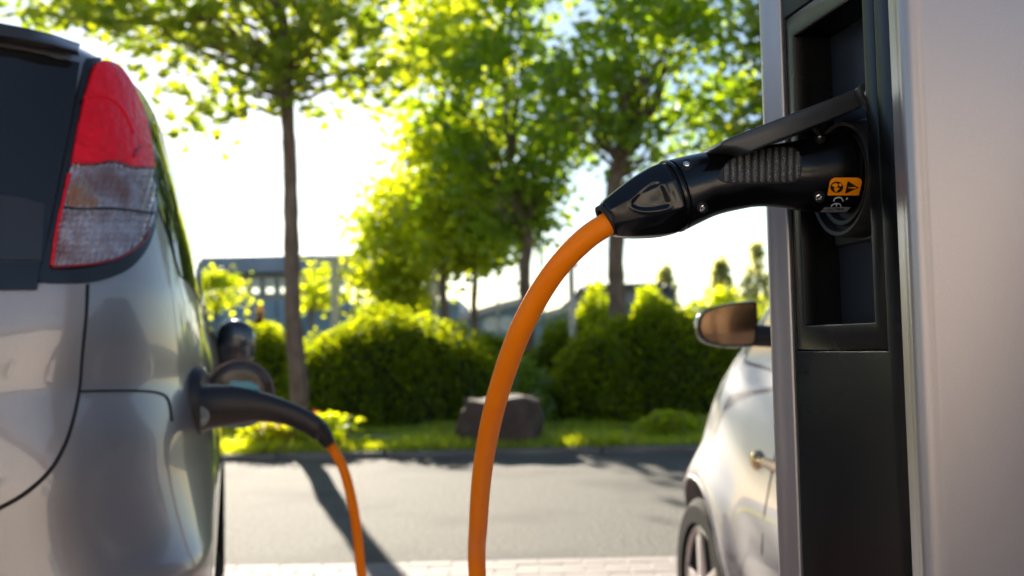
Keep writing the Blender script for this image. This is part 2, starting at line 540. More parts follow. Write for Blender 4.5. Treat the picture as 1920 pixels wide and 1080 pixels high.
# hinged lid resting on the plug
PN = SY - 0.046                             # near side of the lid
def lid_pt(px, py, y=PN): return on_plane(px, py, S(0, y, 0), U)
side = [(1606, 166), (1500, 207), (1385, 251), (1362, 261), (1353, 267), (1352, 273), (1358, 276), (1380, 277), (1396, 282), (1407, 285), (1417, 281), (1520, 239), (1618, 200), (1622, 186), (1618, 172)]
v, f = prism([lid_pt(*p) for p in side], U * 0.092, 0.0022, 3)
lid = obj('socket_lid', v, f, MT['lid'], st)
lug = curve_px([(1600, 168), (1614, 159), (1627, 158), (1637, 168), (1640, 190), (1637, 214), (1624, 212), (1612, 196), (1604, 182)], 3)
for y in (PN - 0.009, SY + 0.043):
    v, f = prism([lid_pt(*p) + U * (y - PN) for p in lug], U * 0.008, 0.0015)
    obj('hinge_lug', v, f, MT['lid'], lid)
hp = lid_pt(1626, 175, PN - 0.009)
v, f = lathe([(0, 0.0012), (0.0022, 0.0012), (0.003, 0.0004), (0.003, -0.112), (0, -0.112)], hp, -U, 16)
obj('hinge_pin', v, f, MT['steel'], lid)

# ------------------------------------------------------------------ charging cable: cord, column plug, car plug
cab = thing('charging_cable', 'orange charging cable with a black plug at each end, hanging from column to silver car', 'charging cable', (0.1, 1.6, 0.0), 0)
PP = S(0, SY, 0)
def pp(px, py): return on_plane(px, py, PP, U)
def loft_px(secs, ptf, side_axis, ratio, ns=40, expo=2.0, sub=4, cap=True, facet=0.0):
    """secs: (top px, bottom px); smooth skin through the sections."""
    T = catmull([Vector((a[0], a[1], 0)) for a, b in secs], sub)
    B = catmull([Vector((b[0], b[1], 0)) for a, b in secs], sub)
    rr = ratio if hasattr(ratio, '__len__') else [ratio] * len(secs)
    Rr = catmull([Vector((x, 0, 0)) for x in rr], sub)
    V = []
    for t, b, q in zip(T, B, Rr):
        a, c = ptf(t.x, t.y), ptf(b.x, b.y)
        m = (a + c) / 2; ax = (a - c) / 2; r = ax.length
        for j in range(ns):
            th = 2 * math.pi * j / ns
            k8 = math.cos(math.pi / 8) / math.cos((th + math.pi / 8) % (math.pi / 4) - math.pi / 8)
            k8 = 1 + facet * (k8 / 0.97 - 1)
            ct, sn = math.cos(th) * 1.0, math.sin(th) * 1.0
            ct = math.copysign(abs(ct) ** (2 / expo), ct); sn = math.copysign(abs(sn) ** (2 / expo), sn)
            V.append(m + (ax * ct + side_axis * (r * q.x * sn)) * k8)
    return V, ring_faces(len(T), ns, True, cap, cap)
secs = [((1650, 266), (1650, 398)), ((1612, 250), (1612, 399)), ((1585, 247), (1585, 399)), ((1556, 249), (1555, 398)), ((1515, 259), (1513, 396)), ((1470, 268), (1467, 389)),
        ((1425, 274), (1424, 387)), ((1370, 279), (1385, 393)), ((1320, 286), (1345, 403)), ((1283, 293), (1314, 417)), ((1258, 299), (1292, 428)), ((1252, 301), (1287, 430))]
pv, pf = loft_px(secs, pp, U, [0.95, 0.95, 0.95, 0.9, 0.85, 0.85, 0.85, 0.88, 0.92, 0.95, 0.95, 0.95])
plug = obj('column_plug', pv, pf, MT['plug'], cab, sharp=60)
tag(plug, 'black plug with ribbed grip and orange sticker')
plug_bvh = BVHTree.FromPolygons([Vector(x) for x in pv], [tuple(x) for x in pf])
# groove ring between body and cap
v, f = loft_px([((1253, 306), (1285, 425)), ((1238, 310), (1272, 429))], pp, U, 0.95, sub=1)
obj('joint_ring', v, f, MT['rubber'], plug)
v, f = loft_px([((1247, 302), (1283, 433)), ((1243, 301), (1280, 434)), ((1239, 303), (1277, 435))], pp, U, 0.96, sub=2)
obj('collar', v, f, MT['plug_cap'], plug)
# screwed gland cap with flats
csec = [((1234, 306), (1273, 436)), ((1226, 308), (1264, 441)), ((1205, 318), (1240, 446)), ((1180, 334), (1213, 448)), ((1155, 353), (1183, 448)), ((1134, 371), (1160, 446)), ((1127, 379), (1152, 443)), ((1127, 384), (1150, 438))]
cv, cf = loft_px(csec, pp, U, 0.95, ns=150, expo=2.0, sub=11, facet=0.75)
dsh = curve_px([(1239, 340), (1250, 362), (1256, 384), (1240, 391), (1215, 394), (1197, 392), (1184, 384), (1190, 369), (1207, 352), (1224, 341), (1239, 340)], 4)[:-1]
CAM_I = CAM_M.inverted()
def to_px(p):
    c = CAM_I @ Vector(p)
    return 960 + F_PX * c.x / -c.z, 540 - F_PX * c.y / -c.z
def signed(x, y, poly):
    ins, best = False, 1e9
    for i in range(len(poly)):
        (ax, ay), (bx_, by) = poly[i - 1], poly[i]
        if (ay > y) != (by > y) and x < (bx_ - ax) * (y - ay) / (by - ay) + ax: ins = not ins
        t = max(0, min(1, ((x - ax) * (bx_ - ax) + (y - ay) * (by - ay)) / max(1e-9, (bx_ - ax) ** 2 + (by - ay) ** 2)))
        best = min(best, math.hypot(x - ax - t * (bx_ - ax), y - ay - t * (by - ay)))
    return best if ins else -best
dc = [sum(p[0] for p in dsh) / len(dsh), sum(p[1] for p in dsh) / len(dsh)]
hit = pp(*dc)
dip = []
for p in cv:
    p = Vector(p)
    if (p - PP).dot(U) < -0.004:
        sd = signed(*to_px(p), dsh)
        k = max(0.0, min(1.0, (sd + 1.0) / 7.0)); k = k * k * (3 - 2 * k)
        lip = math.exp(-((sd + 3.5) / 2.5) ** 2)
        p = p + U * (0.0026 * k - 0.0005 * lip)
    dip.append(p)
cap_o = obj('gland_cap', dip, cf, MT['plug_cap'], plug, sharp=None)
v, f = lathe([(0.0155, 0.0), (0.0155, 0.004), (0.0118, 0.004), (0.0118, 0.0)], pp(1140, 411), (pp(1127, 419) - pp(1147, 407)), 32)
obj('gland_seal', v, f, MT['rubber'], plug)
# grip pad with ribs
grip = curve_px([(1352, 318), (1366, 302), (1392, 288), (1425, 280), (1460, 275), (1487, 277), (1500, 291), (1504, 312), (1499, 333), (1484, 342), (1440, 344), (1390, 345), (1358, 342), (1347, 333), (1352, 318)], 5)[:-1]
v, f = decal(grip, plug_bvh, 0.0004, 0.003, 5)
pad = obj('grip_pad', v, f, MT['rubber'], plug, sharp=80)
def grip_span(xc):
    ys = []
    for i in range(len(grip)):
        (xa, ya), (xb, yb) = grip[i - 1], grip[i]
        if (xa > xc) != (xb > xc): ys.append(ya + (yb - ya) * (xc - xa) / (xb - xa))
    return min(ys) + 3.0, max(ys) - 3.0
for k in range(11):
    xc = 1361.5 + 13.4 * k
    y0, y1 = grip_span(xc)
    ya, yb = grip_span(xc - 3.6)
    yc, yd = grip_span(xc + 3.6)
    poly = [(xc - 4.2, ya + 2), (xc - 2, y0), (xc + 2, y0), (xc + 4.2, yc + 2), (xc + 4.2, yd - 2), (xc + 2, y1), (xc - 2, y1), (xc - 4.2, yb - 2)]
    v, f = decal(poly, plug_bvh, 0.0007, 0.002, 3.0, lambda x, y: 0.0013 * max(0.0, 1 - ((x - xc) / 4.6) ** 2) ** 0.5)
    o = obj('grip_rib', v, f, MT['grip'], plug, sharp=80)
for (x, y) in ((1287, 309), (1316, 389), (1537, 259), (1535, 369)):
    v, f = decal(circle_px(x + 1, y, 10.5, 11), plug_bvh, 0.0003, 0.002, 6)
    obj('screw_well', v, f, MT['rubber'], plug)
    hit, nn, *_ = plug_bvh.ray_cast(EYE, ray(x, y))
    if nn.dot(ray(x, y)) > 0: nn = -nn
    v, f = lathe([(0.0, 0.0006), (0.0013, 0.0006), (0.0016, 0.0016), (0.0026, 0.002), (0.0033, 0.0014), (0.0034, -0.002), (0.0, -0.002)], hit, nn, 18)
    obj('screw', v, f, MT['chrome'], plug, sharp=40)
def stick(name, poly, off, m, step=6):
    v, f = decal(poly, plug_bvh, off, 0.0002, step)
    if v: obj(name, v, f, m, plug)
stick('warning_label', [(1551, 366), (1556, 341), (1559, 336), (1565, 333), (1607, 333), (1613, 335), (1616, 340), (1615, 346), (1610, 366)], 0.0004, MT['label_orange'])
stick('read_manual_sign', circle_px(1568.5, 350.5, 12, 10.5), 0.0007, MT['print_black'], 5)
stick('reader_mark', circle_px(1575, 346, 2.8), 0.001, MT['label_orange'], 3)
stick('reader_mark', [(1559, 348), (1563, 344), (1569, 343), (1571, 347), (1569, 350), (1566, 352), (1563, 349)], 0.001, MT['label_orange'], 3)
stick('reader_mark', [(1562, 351), (1565, 353), (1567, 351), (1570, 352), (1573, 351), (1573, 354), (1570, 356), (1567, 360), (1564, 356)], 0.001, MT['label_orange'], 3)
stick('warning_sign', [(1584, 363), (1589, 339), (1610, 351.5)], 0.0007, MT['print_black'], 4)
stick('warning_mark', [(1594, 350.5), (1603, 350), (1605.5, 351.5), (1603, 353), (1594, 352.5)], 0.001, MT['label_orange'], 3)
stick('warning_mark', circle_px(1591, 351.4, 1.4, n=10), 0.001, MT['label_orange'], 3)
stick('conformity_mark', band_px(curve_px([(1563, 377), (1565, 372.5), (1570, 370), (1577, 370.5), (1581, 377)], 4), 2.2), 0.0005, MT['print_white'], 4)
stick('conformity_mark', band_px(curve_px([(1558, 386.5), (1562, 383), (1569, 381), (1575, 382.5), (1577, 387)], 4), 2.0), 0.0005, MT['print_white'], 4)
stick('conformity_mark', band_px([(1569, 381.5), (1567.5, 386)], 2.0), 0.0007, MT['print_white'], 4)
stick('spark_mark', [(1588, 370), (1590, 371), (1588, 373.5), (1586, 374.5), (1586.5, 372)], 0.0005, MT['print_white'], 3)
stick('maker_plate', [(1546, 388.5), (1595, 388), (1587, 396.8), (1538, 396.8)], 0.0005, MT['plate'], 5)
# letters on the plate (upper halves show, the plate runs out under the plug)
lx = 1551
for strokes in ([[(0, 0), (1.3, 3), (2.6, 1), (3.9, 3), (5.2, 0)]], [[(0, 3), (1.5, 0), (3, 3)]], [[(0, 0), (0, 3), (2, 3)]], [[(0, 0), (3, 0)], [(1.5, 0), (1.5, 3)]],
                [[(0, 0), (0, 3)], [(2.4, 0), (2.4, 3)], [(0, 1.6), (2.4, 1.6)]], [[(2.2, 0), (0, 0), (0, 3), (2.2, 3)]], [[(0, 3), (0, 0), (2.2, 0.3), (0.4, 1.6), (2.2, 3)]]):
    wmax = max(p[0] for s_ in strokes for p in s_)
    for s_ in strokes:
        stick('plate_letter', band_px([(lx + p[0] - p[1] * 0.8, 389.6 + p[1] * 1.2) for p in s_], 0.9), 0.0008, MT['print_black'], 3)
    lx += wmax + 1.9

# cord
CR = 0.0112
up_pts = [(1165, 404, 0.93), (1142, 418, 0.925), (1100, 446, 0.925), (1051, 494, 0.93), (1011, 552, 0.945), (975, 622, 0.965), (946, 700, 1.0), (922, 785, 1.05), (905, 880, 1.12), (897, 980, 1.2), (895, 1080, 1.29)]
path = [at(x, y, Y) for x, y, Y in up_pts]
end_px = [(678, 1080, 2.25), (671, 1010, 2.25), (660, 940, 2.245), (644, 880, 2.24), (622, 838, 2.235), (606, 818, 2.23)]
p_end = [at(*e) for e in end_px]
path += [Vector((-0.045, 1.38, 0.50)), Vector((-0.02, 1.47, 0.24)), Vector((0.04, 1.56, 0.06)), Vector((0.14, 1.66, 0.022)), Vector((0.22, 1.85, 0.02)),
         Vector((0.12, 2.12, 0.02)), Vector((-0.10, 2.25, 0.022)), Vector((-0.24, 2.27, 0.07)), Vector((-0.318, 2.26, 0.26))]
path += p_end
cpts = catmull(path, 14)
v, f = tube(cpts, CR, 24)
cord = obj('cord', v, f, MT['cable'], cab, sharp=80)

# ------------------------------------------------------------------ cars: a skin lofted through plan outlines
def interp(tab, z):
    xs = [a for a, b in tab]; ys = [b for a, b in tab]
    # monotone-ish smooth interpolation
    return float(np.interp(z, xs, ys))
def smooth_tab(tab, z):
    d = 0.025
    return (interp(tab, z - d) + 2 * interp(tab, z) + interp(tab, z + d)) / 4
class CarSkin:
    def __init__(s, wt, rt, ft, Lr, Lf, nr, nf, off, flare=None):
        s.wt, s.rt, s.ft, s.Lr, s.Lf, s.nr, s.nf = wt, rt, ft, Lr, Lf, nr, nf
        s.M = off; s.flare = flare
    def par(s, z):
        return smooth_tab(s.wt, z), smooth_tab(s.rt, z), smooth_tab(s.ft, z), interp(s.Lr, z), interp(s.Lf, z), interp(s.nr, z)
    def outline(s, z, na=26, nb=40):
        w, r, f, Lr, Lf, n = s.par(z)
        L = max(f - r, 0.02)
        k = min(1.0, L / (Lr + Lf + 0.01))
        Lr *= k; Lf *= k
        pts = []
        for i in range(na + 1):
            a = (i / na) * math.pi / 2
            pts.append((w * math.sin(a) ** (2 / n), r + Lr * (1 - max(0, math.cos(a)) ** (2 / n))))
        for i in range(1, nb):
            t = i / nb
            q = r + Lr + (f - Lf - r - Lr) * t
            pts.append((w, q))
        for i in range(na + 1):
            a = math.pi / 2 * (1 - i / na)
            pts.append((w * math.sin(a) ** (2 / s.nf), f - Lf * (1 - max(0, math.cos(a)) ** (2 / s.nf))))
        if s.flare:
            pts = [(l + s.flare(q, z) * (1 if l > 0.6 * w else 0), q) for l, q in pts]
        return pts
    def side_l(s, q, z):
        w, r, f, Lr, Lf, n = s.par(z)
        l = w
        if q < r + Lr:
            u = max(0.0, 1 - max(q - r, 0) / Lr)
            l = w * max(0.0, 1 - u ** n) ** (1 / n)
        if q > f - Lf:
            u = max(0.0, 1 - max(f - q, 0) / Lf)
            l = w * max(0.0, 1 - u ** s.nf) ** (1 / s.nf)
        if s.flare: l += s.flare(q, z)
        return l
    def rear_q(s, l, z):
        w, r, f, Lr, Lf, n = s.par(z)
        u = min(1.0, abs(l) / w)
        return r + Lr * (1 - (1 - u ** n) ** (1 / n))
    def mesh(s, zs, na=26, nb=40):
        V, m = [], None
        for z in zs:
            p = s.outline(z, na, nb)
            full = p + [(-a, b) for a, b in p[-2:0:-1]]
            m = len(full)
            V += [s.M @ Vector((a, b, z)) for a, b in full]
        return V, ring_faces(len(zs), m)
    def side_patch(s, poly, off, thick, sgn=1, step=0.05):
        v2, f2 = tri_patch(poly, step)
        def P(q, z, o):
            l = s.side_l(q, z); e = 0.004
            nq = -(s.side_l(q + e, z) - s.side_l(q - e, z)) / (2 * e); nz = -(s.side_l(q, z + e) - s.side_l(q, z - e)) / (2 * e)
            n = Vector((1, nq, nz)).normalized()
            p = Vector((l, q, z)) + n * o
            return s.M @ Vector((p.x * sgn, p.y, p.z))
        n = len(v2)
        V = [P(q, z, off) for q, z in v2] + [P(q, z, off - thick) for q, z in v2]
        Fc = [tuple(f) for f in f2]
        cnt = {(f[i], f[(i + 1) % 3]) for f in Fc for i in range(3)}
        rim = [e for e in cnt if (e[1], e[0]) not in cnt]
        Fc += [tuple(n + i for i in f[::-1]) for f in f2] + [(b, a, n + a, n + b) for a, b in rim]
        return V, Fc

def wheel(parent, c, axis_out, rad, wid, spokes=5, name='wheel', rimr=0.66):
    ax = Vector(axis_out).normalized()
    w2 = wid / 2
    v, f = lathe([(rad * rimr, w2 * 0.75), (rad * rimr * 1.03, w2), (rad * 0.9, w2), (rad * 0.975, w2 * 0.8), (rad, w2 * 0.45), (rad, -w2 * 0.45), (rad * 0.975, -w2 * 0.8), (rad * 0.9, -w2), (rad * rimr, -w2)], c, ax, 40)
    wh = obj(name, v, f, MT['tyre'], parent)
    v1 = lathe([(rad * rimr * 0.985, -w2 * 0.9), (rad * rimr, w2 * 0.85), (rad * rimr * 0.93, w2 * 0.9), (rad * rimr * 0.89, w2 * 0.72), (rad * rimr * 0.88, -w2 * 0.3)], c, ax, 40)
    hub = lathe([(0, w2 * 1.0), (rad * 0.13, w2 * 0.98), (rad * 0.17, w2 * 0.8), (rad * 0.17, -w2 * 0.2), (0, -w2 * 0.2)], c, ax, 24)
    rimo = [v1, hub]
    ref = Vector((0, 0, 1)); tn = ax.cross(ref).normalized()
    for k in range(spokes):
        a = 2 * math.pi * (k + 0.15) / spokes
        d = ref * math.cos(a) + tn * math.sin(a); e = ax.cross(d)
        p = lambda r, s, h: Vector(c) + d * r + e * s + ax * h
        a0, a1 = rad * 0.12, rad * rimr * 0.93
        poly = [p(a0, -rad * 0.10, w2 * 0.92), p(a1, -rad * 0.085, w2 * 0.86), p(a1, rad * 0.085, w2 * 0.86), p(a0, rad * 0.10, w2 * 0.92)]
        rimo.append(prism(poly, -ax * 0.02, 0.003))
    v, f = join(*rimo)
    obj('rim', v, f, MT['rim'], wh)
    v, f = lathe([(0, -w2 * 0.3), (rad * rimr * 0.85, -w2 * 0.3), (rad * rimr * 0.85, -w2 * 0.5), (0, -w2 * 0.5)], c, ax, 24)
    obj('brake_disc', v, f, MT['tyre'], wh)
    return wh
def cut(o, cutters):
    """Bake wheel openings into a body and drop the cutters."""
    for i, (v, f) in enumerate(cutters):
        c = obj('cutter', v, f, None, None)
        m = o.modifiers.new('b', 'BOOLEAN'); m.operation = 'DIFFERENCE'; m.solver = 'EXACT'; m.object = c
        bpy.context.view_layer.update()
        dg = bpy.context.evaluated_depsgraph_get()
        me = bpy.data.meshes.new_from_object(o.evaluated_get(dg))
        o.modifiers.clear()
        old = o.data; o.data = me
        bpy.data.objects.remove(c)
    me.polygons.foreach_set('use_smooth', np.full(len(me.polygons), True))
    me.set_sharp_from_angle(angle=R(35))

# ---- silver hatchback at left, seen from behind along its right side
AZ1 = R(15.9)
a1 = Vector((-math.sin(AZ1), math.cos(AZ1), 0)); r1 = Vector((math.cos(AZ1), math.sin(AZ1), 0))
HW = 0.735
c1 = a1 * 1.80 + r1 * (-0.022 - HW)
car1 = thing('silver_hatchback', 'silver hatchback seen from behind at left, red tail light, plugged in at its side', 'car', c1, AZ1)
M1 = Matrix.Translation(c1) @ Matrix.Rotation(AZ1, 4, 'Z')
sk1 = CarSkin(
    wt=[(0.16, 0.66), (0.30, 0.70), (0.50, 0.725), (0.70, 0.735), (0.86, 0.733), (0.98, 0.722), (1.10, 0.70), (1.25, 0.676), (1.40, 0.645), (1.50, 0.615), (1.56, 0.595), (1.60, 0.545), (1.63, 0.43), (1.65, 0.32), (1.66, 0.2), (1.664, 0.02)],
    rt=[(0.16, 0.12), (0.30, 0.03), (0.45, 0.0), (0.62, -0.005), (0.78, 0.012), (0.92, 0.035), (1.05, 0.055), (1.20, 0.085), (1.35, 0.12), (1.50, 0.155), (1.56, 0.165), (1.60, 0.165), (1.63, 0.185), (1.65, 0.24), (1.66, 0.6), (1.664, 1.0)],
    ft=[(0.16, 3.3), (0.4, 3.42), (0.7, 3.40), (0.85, 3.30), (0.95, 3.10), (1.05, 2.92), (1.2, 2.68), (1.4, 2.35), (1.55, 2.05), (1.62, 1.8), (1.65, 1.6), (1.66, 1.45), (1.664, 1.3)],
    Lr=[(0.16, 0.32), (0.60, 0.5), (0.78, 1.3), (0.95, 1.4), (1.12, 1.2), (1.45, 1.1), (1.60, 0.6), (1.66, 0.4)], Lf=[(0.16, 0.5), (1.66, 0.35)], nr=[(0.16, 3.0), (0.60, 3.3), (0.78, 4.5), (0.95, 4.6), (1.12, 5.4), (1.45, 6.0), (1.60, 5.0), (1.66, 4.0)], nf=2.4, off=M1)
zs = list(np.linspace(0.16, 1.56, 71)) + [1.58, 1.60, 1.615, 1.63, 1.64, 1.65, 1.655, 1.66, 1.6625, 1.664]
bv, bf = sk1.mesh(zs, 40, 40)
body1 = obj('body', bv, bf, MT['silver'], car1, sharp=60)
bvh1 = BVHTree.FromPolygons(bv, bf)
def c1w(l, q, z): return M1 @ Vector((l, q, z))
for q in (0.62, 2.86):
    for sg in (1, -1):
        wheel(car1, c1w(sg * 0.655, q, 0.28), r1 * sg, 0.28, 0.16)
cut(body1, [lathe([(0.325, 0), (0.325, 0.30)], c1w(sg * 0.48, q, 0.29), r1 * sg, 40) for q in (0.62, 2.86) for sg in (1, -1)])
def skin1(name, poly, off, thick, m, parent=car1, step=14, disp=None):
    v, f = decal(poly, bvh1, off, thick, step, disp)
    return obj(name, v, f, m, parent, sharp=50)
# rear glass with the black lip beneath it
def rear_patch(sk, poly, off, thick, step=0.06):
    v2, f2 = tri_patch(poly, step)
    V = []
    for o in (off, off - thick):
        for l, z in v2: V.append(sk.M @ Vector((l, sk.rear_q(l, z) - o, z)))
    n = len(v2)
    Fc = [tuple(f) for f in f2]
    cnt = {(f[i], f[(i + 1) % 3]) for f in Fc for i in range(3)}
    rim = [e for e in cnt if (e[1], e[0]) not in cnt]
    Fc += [tuple(n + i for i in f[::-1]) for f in f2] + [(b, a, n + a, n + b) for a, b in rim]
    return V, Fc
GL = [(l, z) for l, z in [(-0.56, 1.18), (-0.25, 1.165), (0, 1.16), (0.25, 1.165), (0.445, 1.185), (0.475, 1.30), (0.50, 1.40), (0.505, 1.50), (0.3, 1.515), (0, 1.52), (-0.3, 1.515), (-0.505, 1.50), (-0.50, 1.40)]]
# glass outline follows the photograph's right-hand edge; mirrored for the half out of frame
def px_to_lz(x, y):
    hit, *_ = bvh1.ray_cast(EYE, ray(x, y))
    if hit is None: hit = bvh1.find_nearest(at(x, y, 1.95))[0]
    q = M1.inverted() @ hit
    return q.x, q.z
redge = [px_to_lz(*p) for p in ((150, 118), (138, 200), (118, 300), (98, 400), (80, 490))]
lowz = redge[-1][1]
half = [(0.0, redge[0][1] + 0.02), (redge[0][0] - 0.16, redge[0][1] + 0.012)] + redge + [(0.15, lowz - 0.012), (0.0, lowz - 0.014)]
poly = half + [(-l, z) for l, z in half[-2:0:-1]]
v, f = rear_patch(sk1, poly[::-1], 0.004, 0.012)
gl1 = obj('rear_window', v, f, MT['glass'], car1, sharp=50)
redge2 = [px_to_lz(*p) for p in ((79, 492), (70, 544))]
half = [(0.0, lowz - 0.016)] + [(0.15, lowz - 0.014)] + redge2 + [(0.15, redge2[1][1] - 0.004), (0.0, redge2[1][1] - 0.004)]
poly = half + [(-l, z) for l, z in half[-2:0:-1]]
v, f = rear_patch(sk1, poly[::-1], 0.012, 0.02)
obj('garnish', v, f, MT['trim'], car1, sharp=50)
shelf = [(-60, 366), (0, 368), (40, 372), (84, 386), (76, 488), (-60, 488)]
skin1('shelf_edge', shelf, 0.0052, 0.004, mat('shelf_behind_glass', (0.03, 0.029, 0.03), 0.08), gl1, 14)
# roof spoiler above the glass; lens flare and shade put into its brown-grey colour
sp = [px_to_lz(*p) for p in ((152, 112), (160, 95))]
v, f = [], []
nsp = 25
for j, (q0, z, dq) in enumerate(((0.02, 0.0, 0.022), (0.0, 0.004, 0.045), (0.0, 0.03, 0.045), (0.05, 0.056, 0.03), (0.13, 0.078, -0.012))):
    for i in range(nsp):
        l = -sp[0][0] + 2 * sp[0][0] * i / (nsp - 1)
        zz = redge[0][1] + 0.008 + z + 0.014 * (1 - (l / sp[0][0]) ** 2)
        w_, r_, *_ = sk1.par(zz)
        v.append(M1 @ Vector((l * (1 - 0.12 * max(0, j - 2)), sk1.rear_q(min(abs(l), w_ * 0.98), zz) - dq, zz)))
f = ring_faces(5, nsp, False, False, False)
obj('roof_spoiler', v, f, mat('flare_shaded_roof_paint', (0.05, 0.042, 0.034), 0.3, 0.3, 0.8), car1, sharp=40)
# right tail light: dark surround, reflector, red and clear lenses, bulb
sur = curve_px([(160, 112), (190, 112), (220, 135), (250, 180), (272, 240), (287, 320), (291, 400), (280, 450), (262, 482), (235, 508), (190, 526), (140, 532), (76, 530), (74, 512)], 4) + curve_px([(96, 420), (120, 300), (140, 200), (155, 122)], 3)
tl = skin1('tail_light', sur, 0.005, 0.02, MT['trim'], step=12)
tag(tl, 'tail light with red upper and clear lower lens')
red_px = curve_px([(172, 124), (196, 124), (220, 138), (242, 172), (260, 220), (272, 275), (277, 316)], 4) + curve_px([(240, 316), (205, 305), (170, 311), (131, 311)], 4) + curve_px([(140, 255), (155, 185), (170, 130)], 3)[:-1]
clr_px = curve_px([(131, 314), (170, 314), (205, 308), (240, 319), (278, 319)], 4) + curve_px([(284, 360), (283, 400), (272, 430), (250, 462), (215, 485), (170, 498), (98, 503)], 4) + curve_px([(104, 440), (116, 380), (128, 325)], 3)
MT['red_lens'] = mat('red_lens', (0.80, 0.002, 0.01), 0.15, spec=0.35, bump=(70, 0.003, 1), var=((0.98, 0.004, 0.02), 30, 0.35, 0.7))
MT['red_fluted'] = mat('red_fluted_lens', (0.30, 0.004, 0.01), 0.2)
def lens_material():
    m = bpy.data.materials.new('clear_lens'); m.use_nodes = True
    N, L = m.node_tree.nodes, m.node_tree.links
    b = N['Principled BSDF']
    b.inputs['Base Color'].default_value = (0.8, 0.82, 0.85, 1); b.inputs['Roughness'].default_value = 0.08
    tr = N.new('ShaderNodeBsdfTransparent'); tr.inputs[0].default_value = (0.86, 0.88, 0.92, 1)
    mx = N.new('ShaderNodeMixShader'); fr = N.new('ShaderNodeFresnel'); fr.inputs[0].default_value = 1.32
    gl = N.new('ShaderNodeBsdfGlossy'); gl.inputs['Roughness'].default_value = 0.05
    tc = N.new('ShaderNodeTexCoord'); wv = N.new('ShaderNodeTexWave'); wv.inputs['Scale'].default_value = 26; wv.bands_direction = 'X'
    bp = N.new('ShaderNodeBump'); bp.inputs['Distance'].default_value = 0.0015
    L.new(tc.outputs['Object'], wv.inputs[0]); L.new(wv.outputs[0], bp.inputs['Height']); L.new(bp.outputs[0], gl.inputs['Normal'])
    L.new(fr.outputs[0], mx.inputs[0]); L.new(tr.outputs[0], mx.inputs[1]); L.new(gl.outputs[0], mx.inputs[2])
    L.new(mx.outputs[0], N['Material Output'].inputs[0])
    return m
MT['clear_lens'] = lens_material()
MT['reflector'] = mat('lamp_reflector', (0.62, 0.46, 0.42), 0.2, 0.6, var=((0.86, 0.74, 0.70), 40, 0.4, 0.6), var2=((0.5, 0.26, 0.2), 9, 0.52, 0.7))
MT['amber'] = mat('amber_bulb', (0.72, 0.34, 0.16), 0.25, 0.5, var=((0.6, 0.45, 0.36), 30, 0.45, 0.6))
skin1('red_lens', red_px, 0.016, 0.012, MT['red_lens'], tl, 8)
skin1('reflector', clr_px, 0.006, 0.003, MT['reflector'], tl, 3.4, lambda x, y: 0.0045 * (0.5 + 0.5 * math.cos((x - 0.28 * (500 - y)) * 2 * math.pi / 12.0)) + 0.001 * (0.5 + 0.5 * math.cos(y * 2 * math.pi / 12.0)))
flute = lambda x, y: 0.0045 * (0.5 + 0.5 * math.cos((x - 0.28 * (500 - y)) * 2 * math.pi / 12.0)) + 0.001 * (0.5 + 0.5 * math.cos(y * 2 * math.pi / 12.0))
skin1('turn_bulb', curve_px([(122, 388), (130, 352), (144, 334), (160, 340), (172, 366), (180, 388), (150, 390), (122, 388)], 4)[:-1], 0.0064, 0.003, MT['amber'], tl, 3.4, flute)
skin1('lens_divider', band_px(curve_px([(116, 392), (150, 396), (200, 394), (250, 399), (280, 402)], 4), 3.5), 0.013, 0.004, MT['trim'], tl, 5)
skin1('clear_lens', clr_px, 0.0175, 0.002, MT['clear_lens'], tl, 10)
skin1('red_edge', band_px(curve_px([(127, 330), (112, 398), (102, 450), (95, 501)], 4), 6), 0.015, 0.006, MT['red_lens'], tl, 5)
skin1('red_edge', band_px(curve_px([(97, 504), (165, 499), (212, 487), (248, 466), (270, 438)], 5), 4), 0.015, 0.006, MT['red_fluted'], tl, 5)
ring_px = [(150, 190), (180, 185), (205, 195), (226, 220), (240, 255)]
skin1('lens_bead', band_px(curve_px(ring_px, 5), 7), 0.0185, 0.003, MT['red_lens'], tl, 5)
skin1('lens_bead', band_px(curve_px([(238, 298), (244, 284), (252, 280)], 3), 4), 0.0185, 0.003, MT['red_fluted'], tl, 3)
# panel joints
MT['joint'] = mat('panel_joint', (0.006, 0.006, 0.006), 0.7)
def seam(px, w, name='panel_joint', m=None, off=0.0012):
    v, f = decal(band_px(px, w), bvh1, off, 0.003, 4)
    if v: obj(name, v, f, m or MT['joint'], car1)
gap = curve_px([(163, 533), (160, 590), (152, 670), (147, 730), (135, 790), (117, 842), (88, 888), (45, 926), (0, 952), (-40, 970)], 8)
seam(gap, 9)
seam(curve_px([(166, 110), (150, 160), (128, 260), (106, 360), (88, 450), (74, 531)], 5), 9)
seam(curve_px([(147, 734), (200, 733), (260, 733), (300, 738), (316, 752), (322, 790)], 8), 4.5)
# tailgate skin stands proud of the quarter panels along the gap
tg = [(-40, 544), (70, 544), (76, 534), (158, 534)] + curve_px([(156, 590), (148, 670), (143, 730), (131, 789), (113, 840), (85, 885), (43, 922), (0, 947), (-40, 964)], 5)
v, f = decal(tg, bvh1, 0.006, 0.008, 16)
obj('tailgate', v, f, MT['silver'], car1, sharp=40)
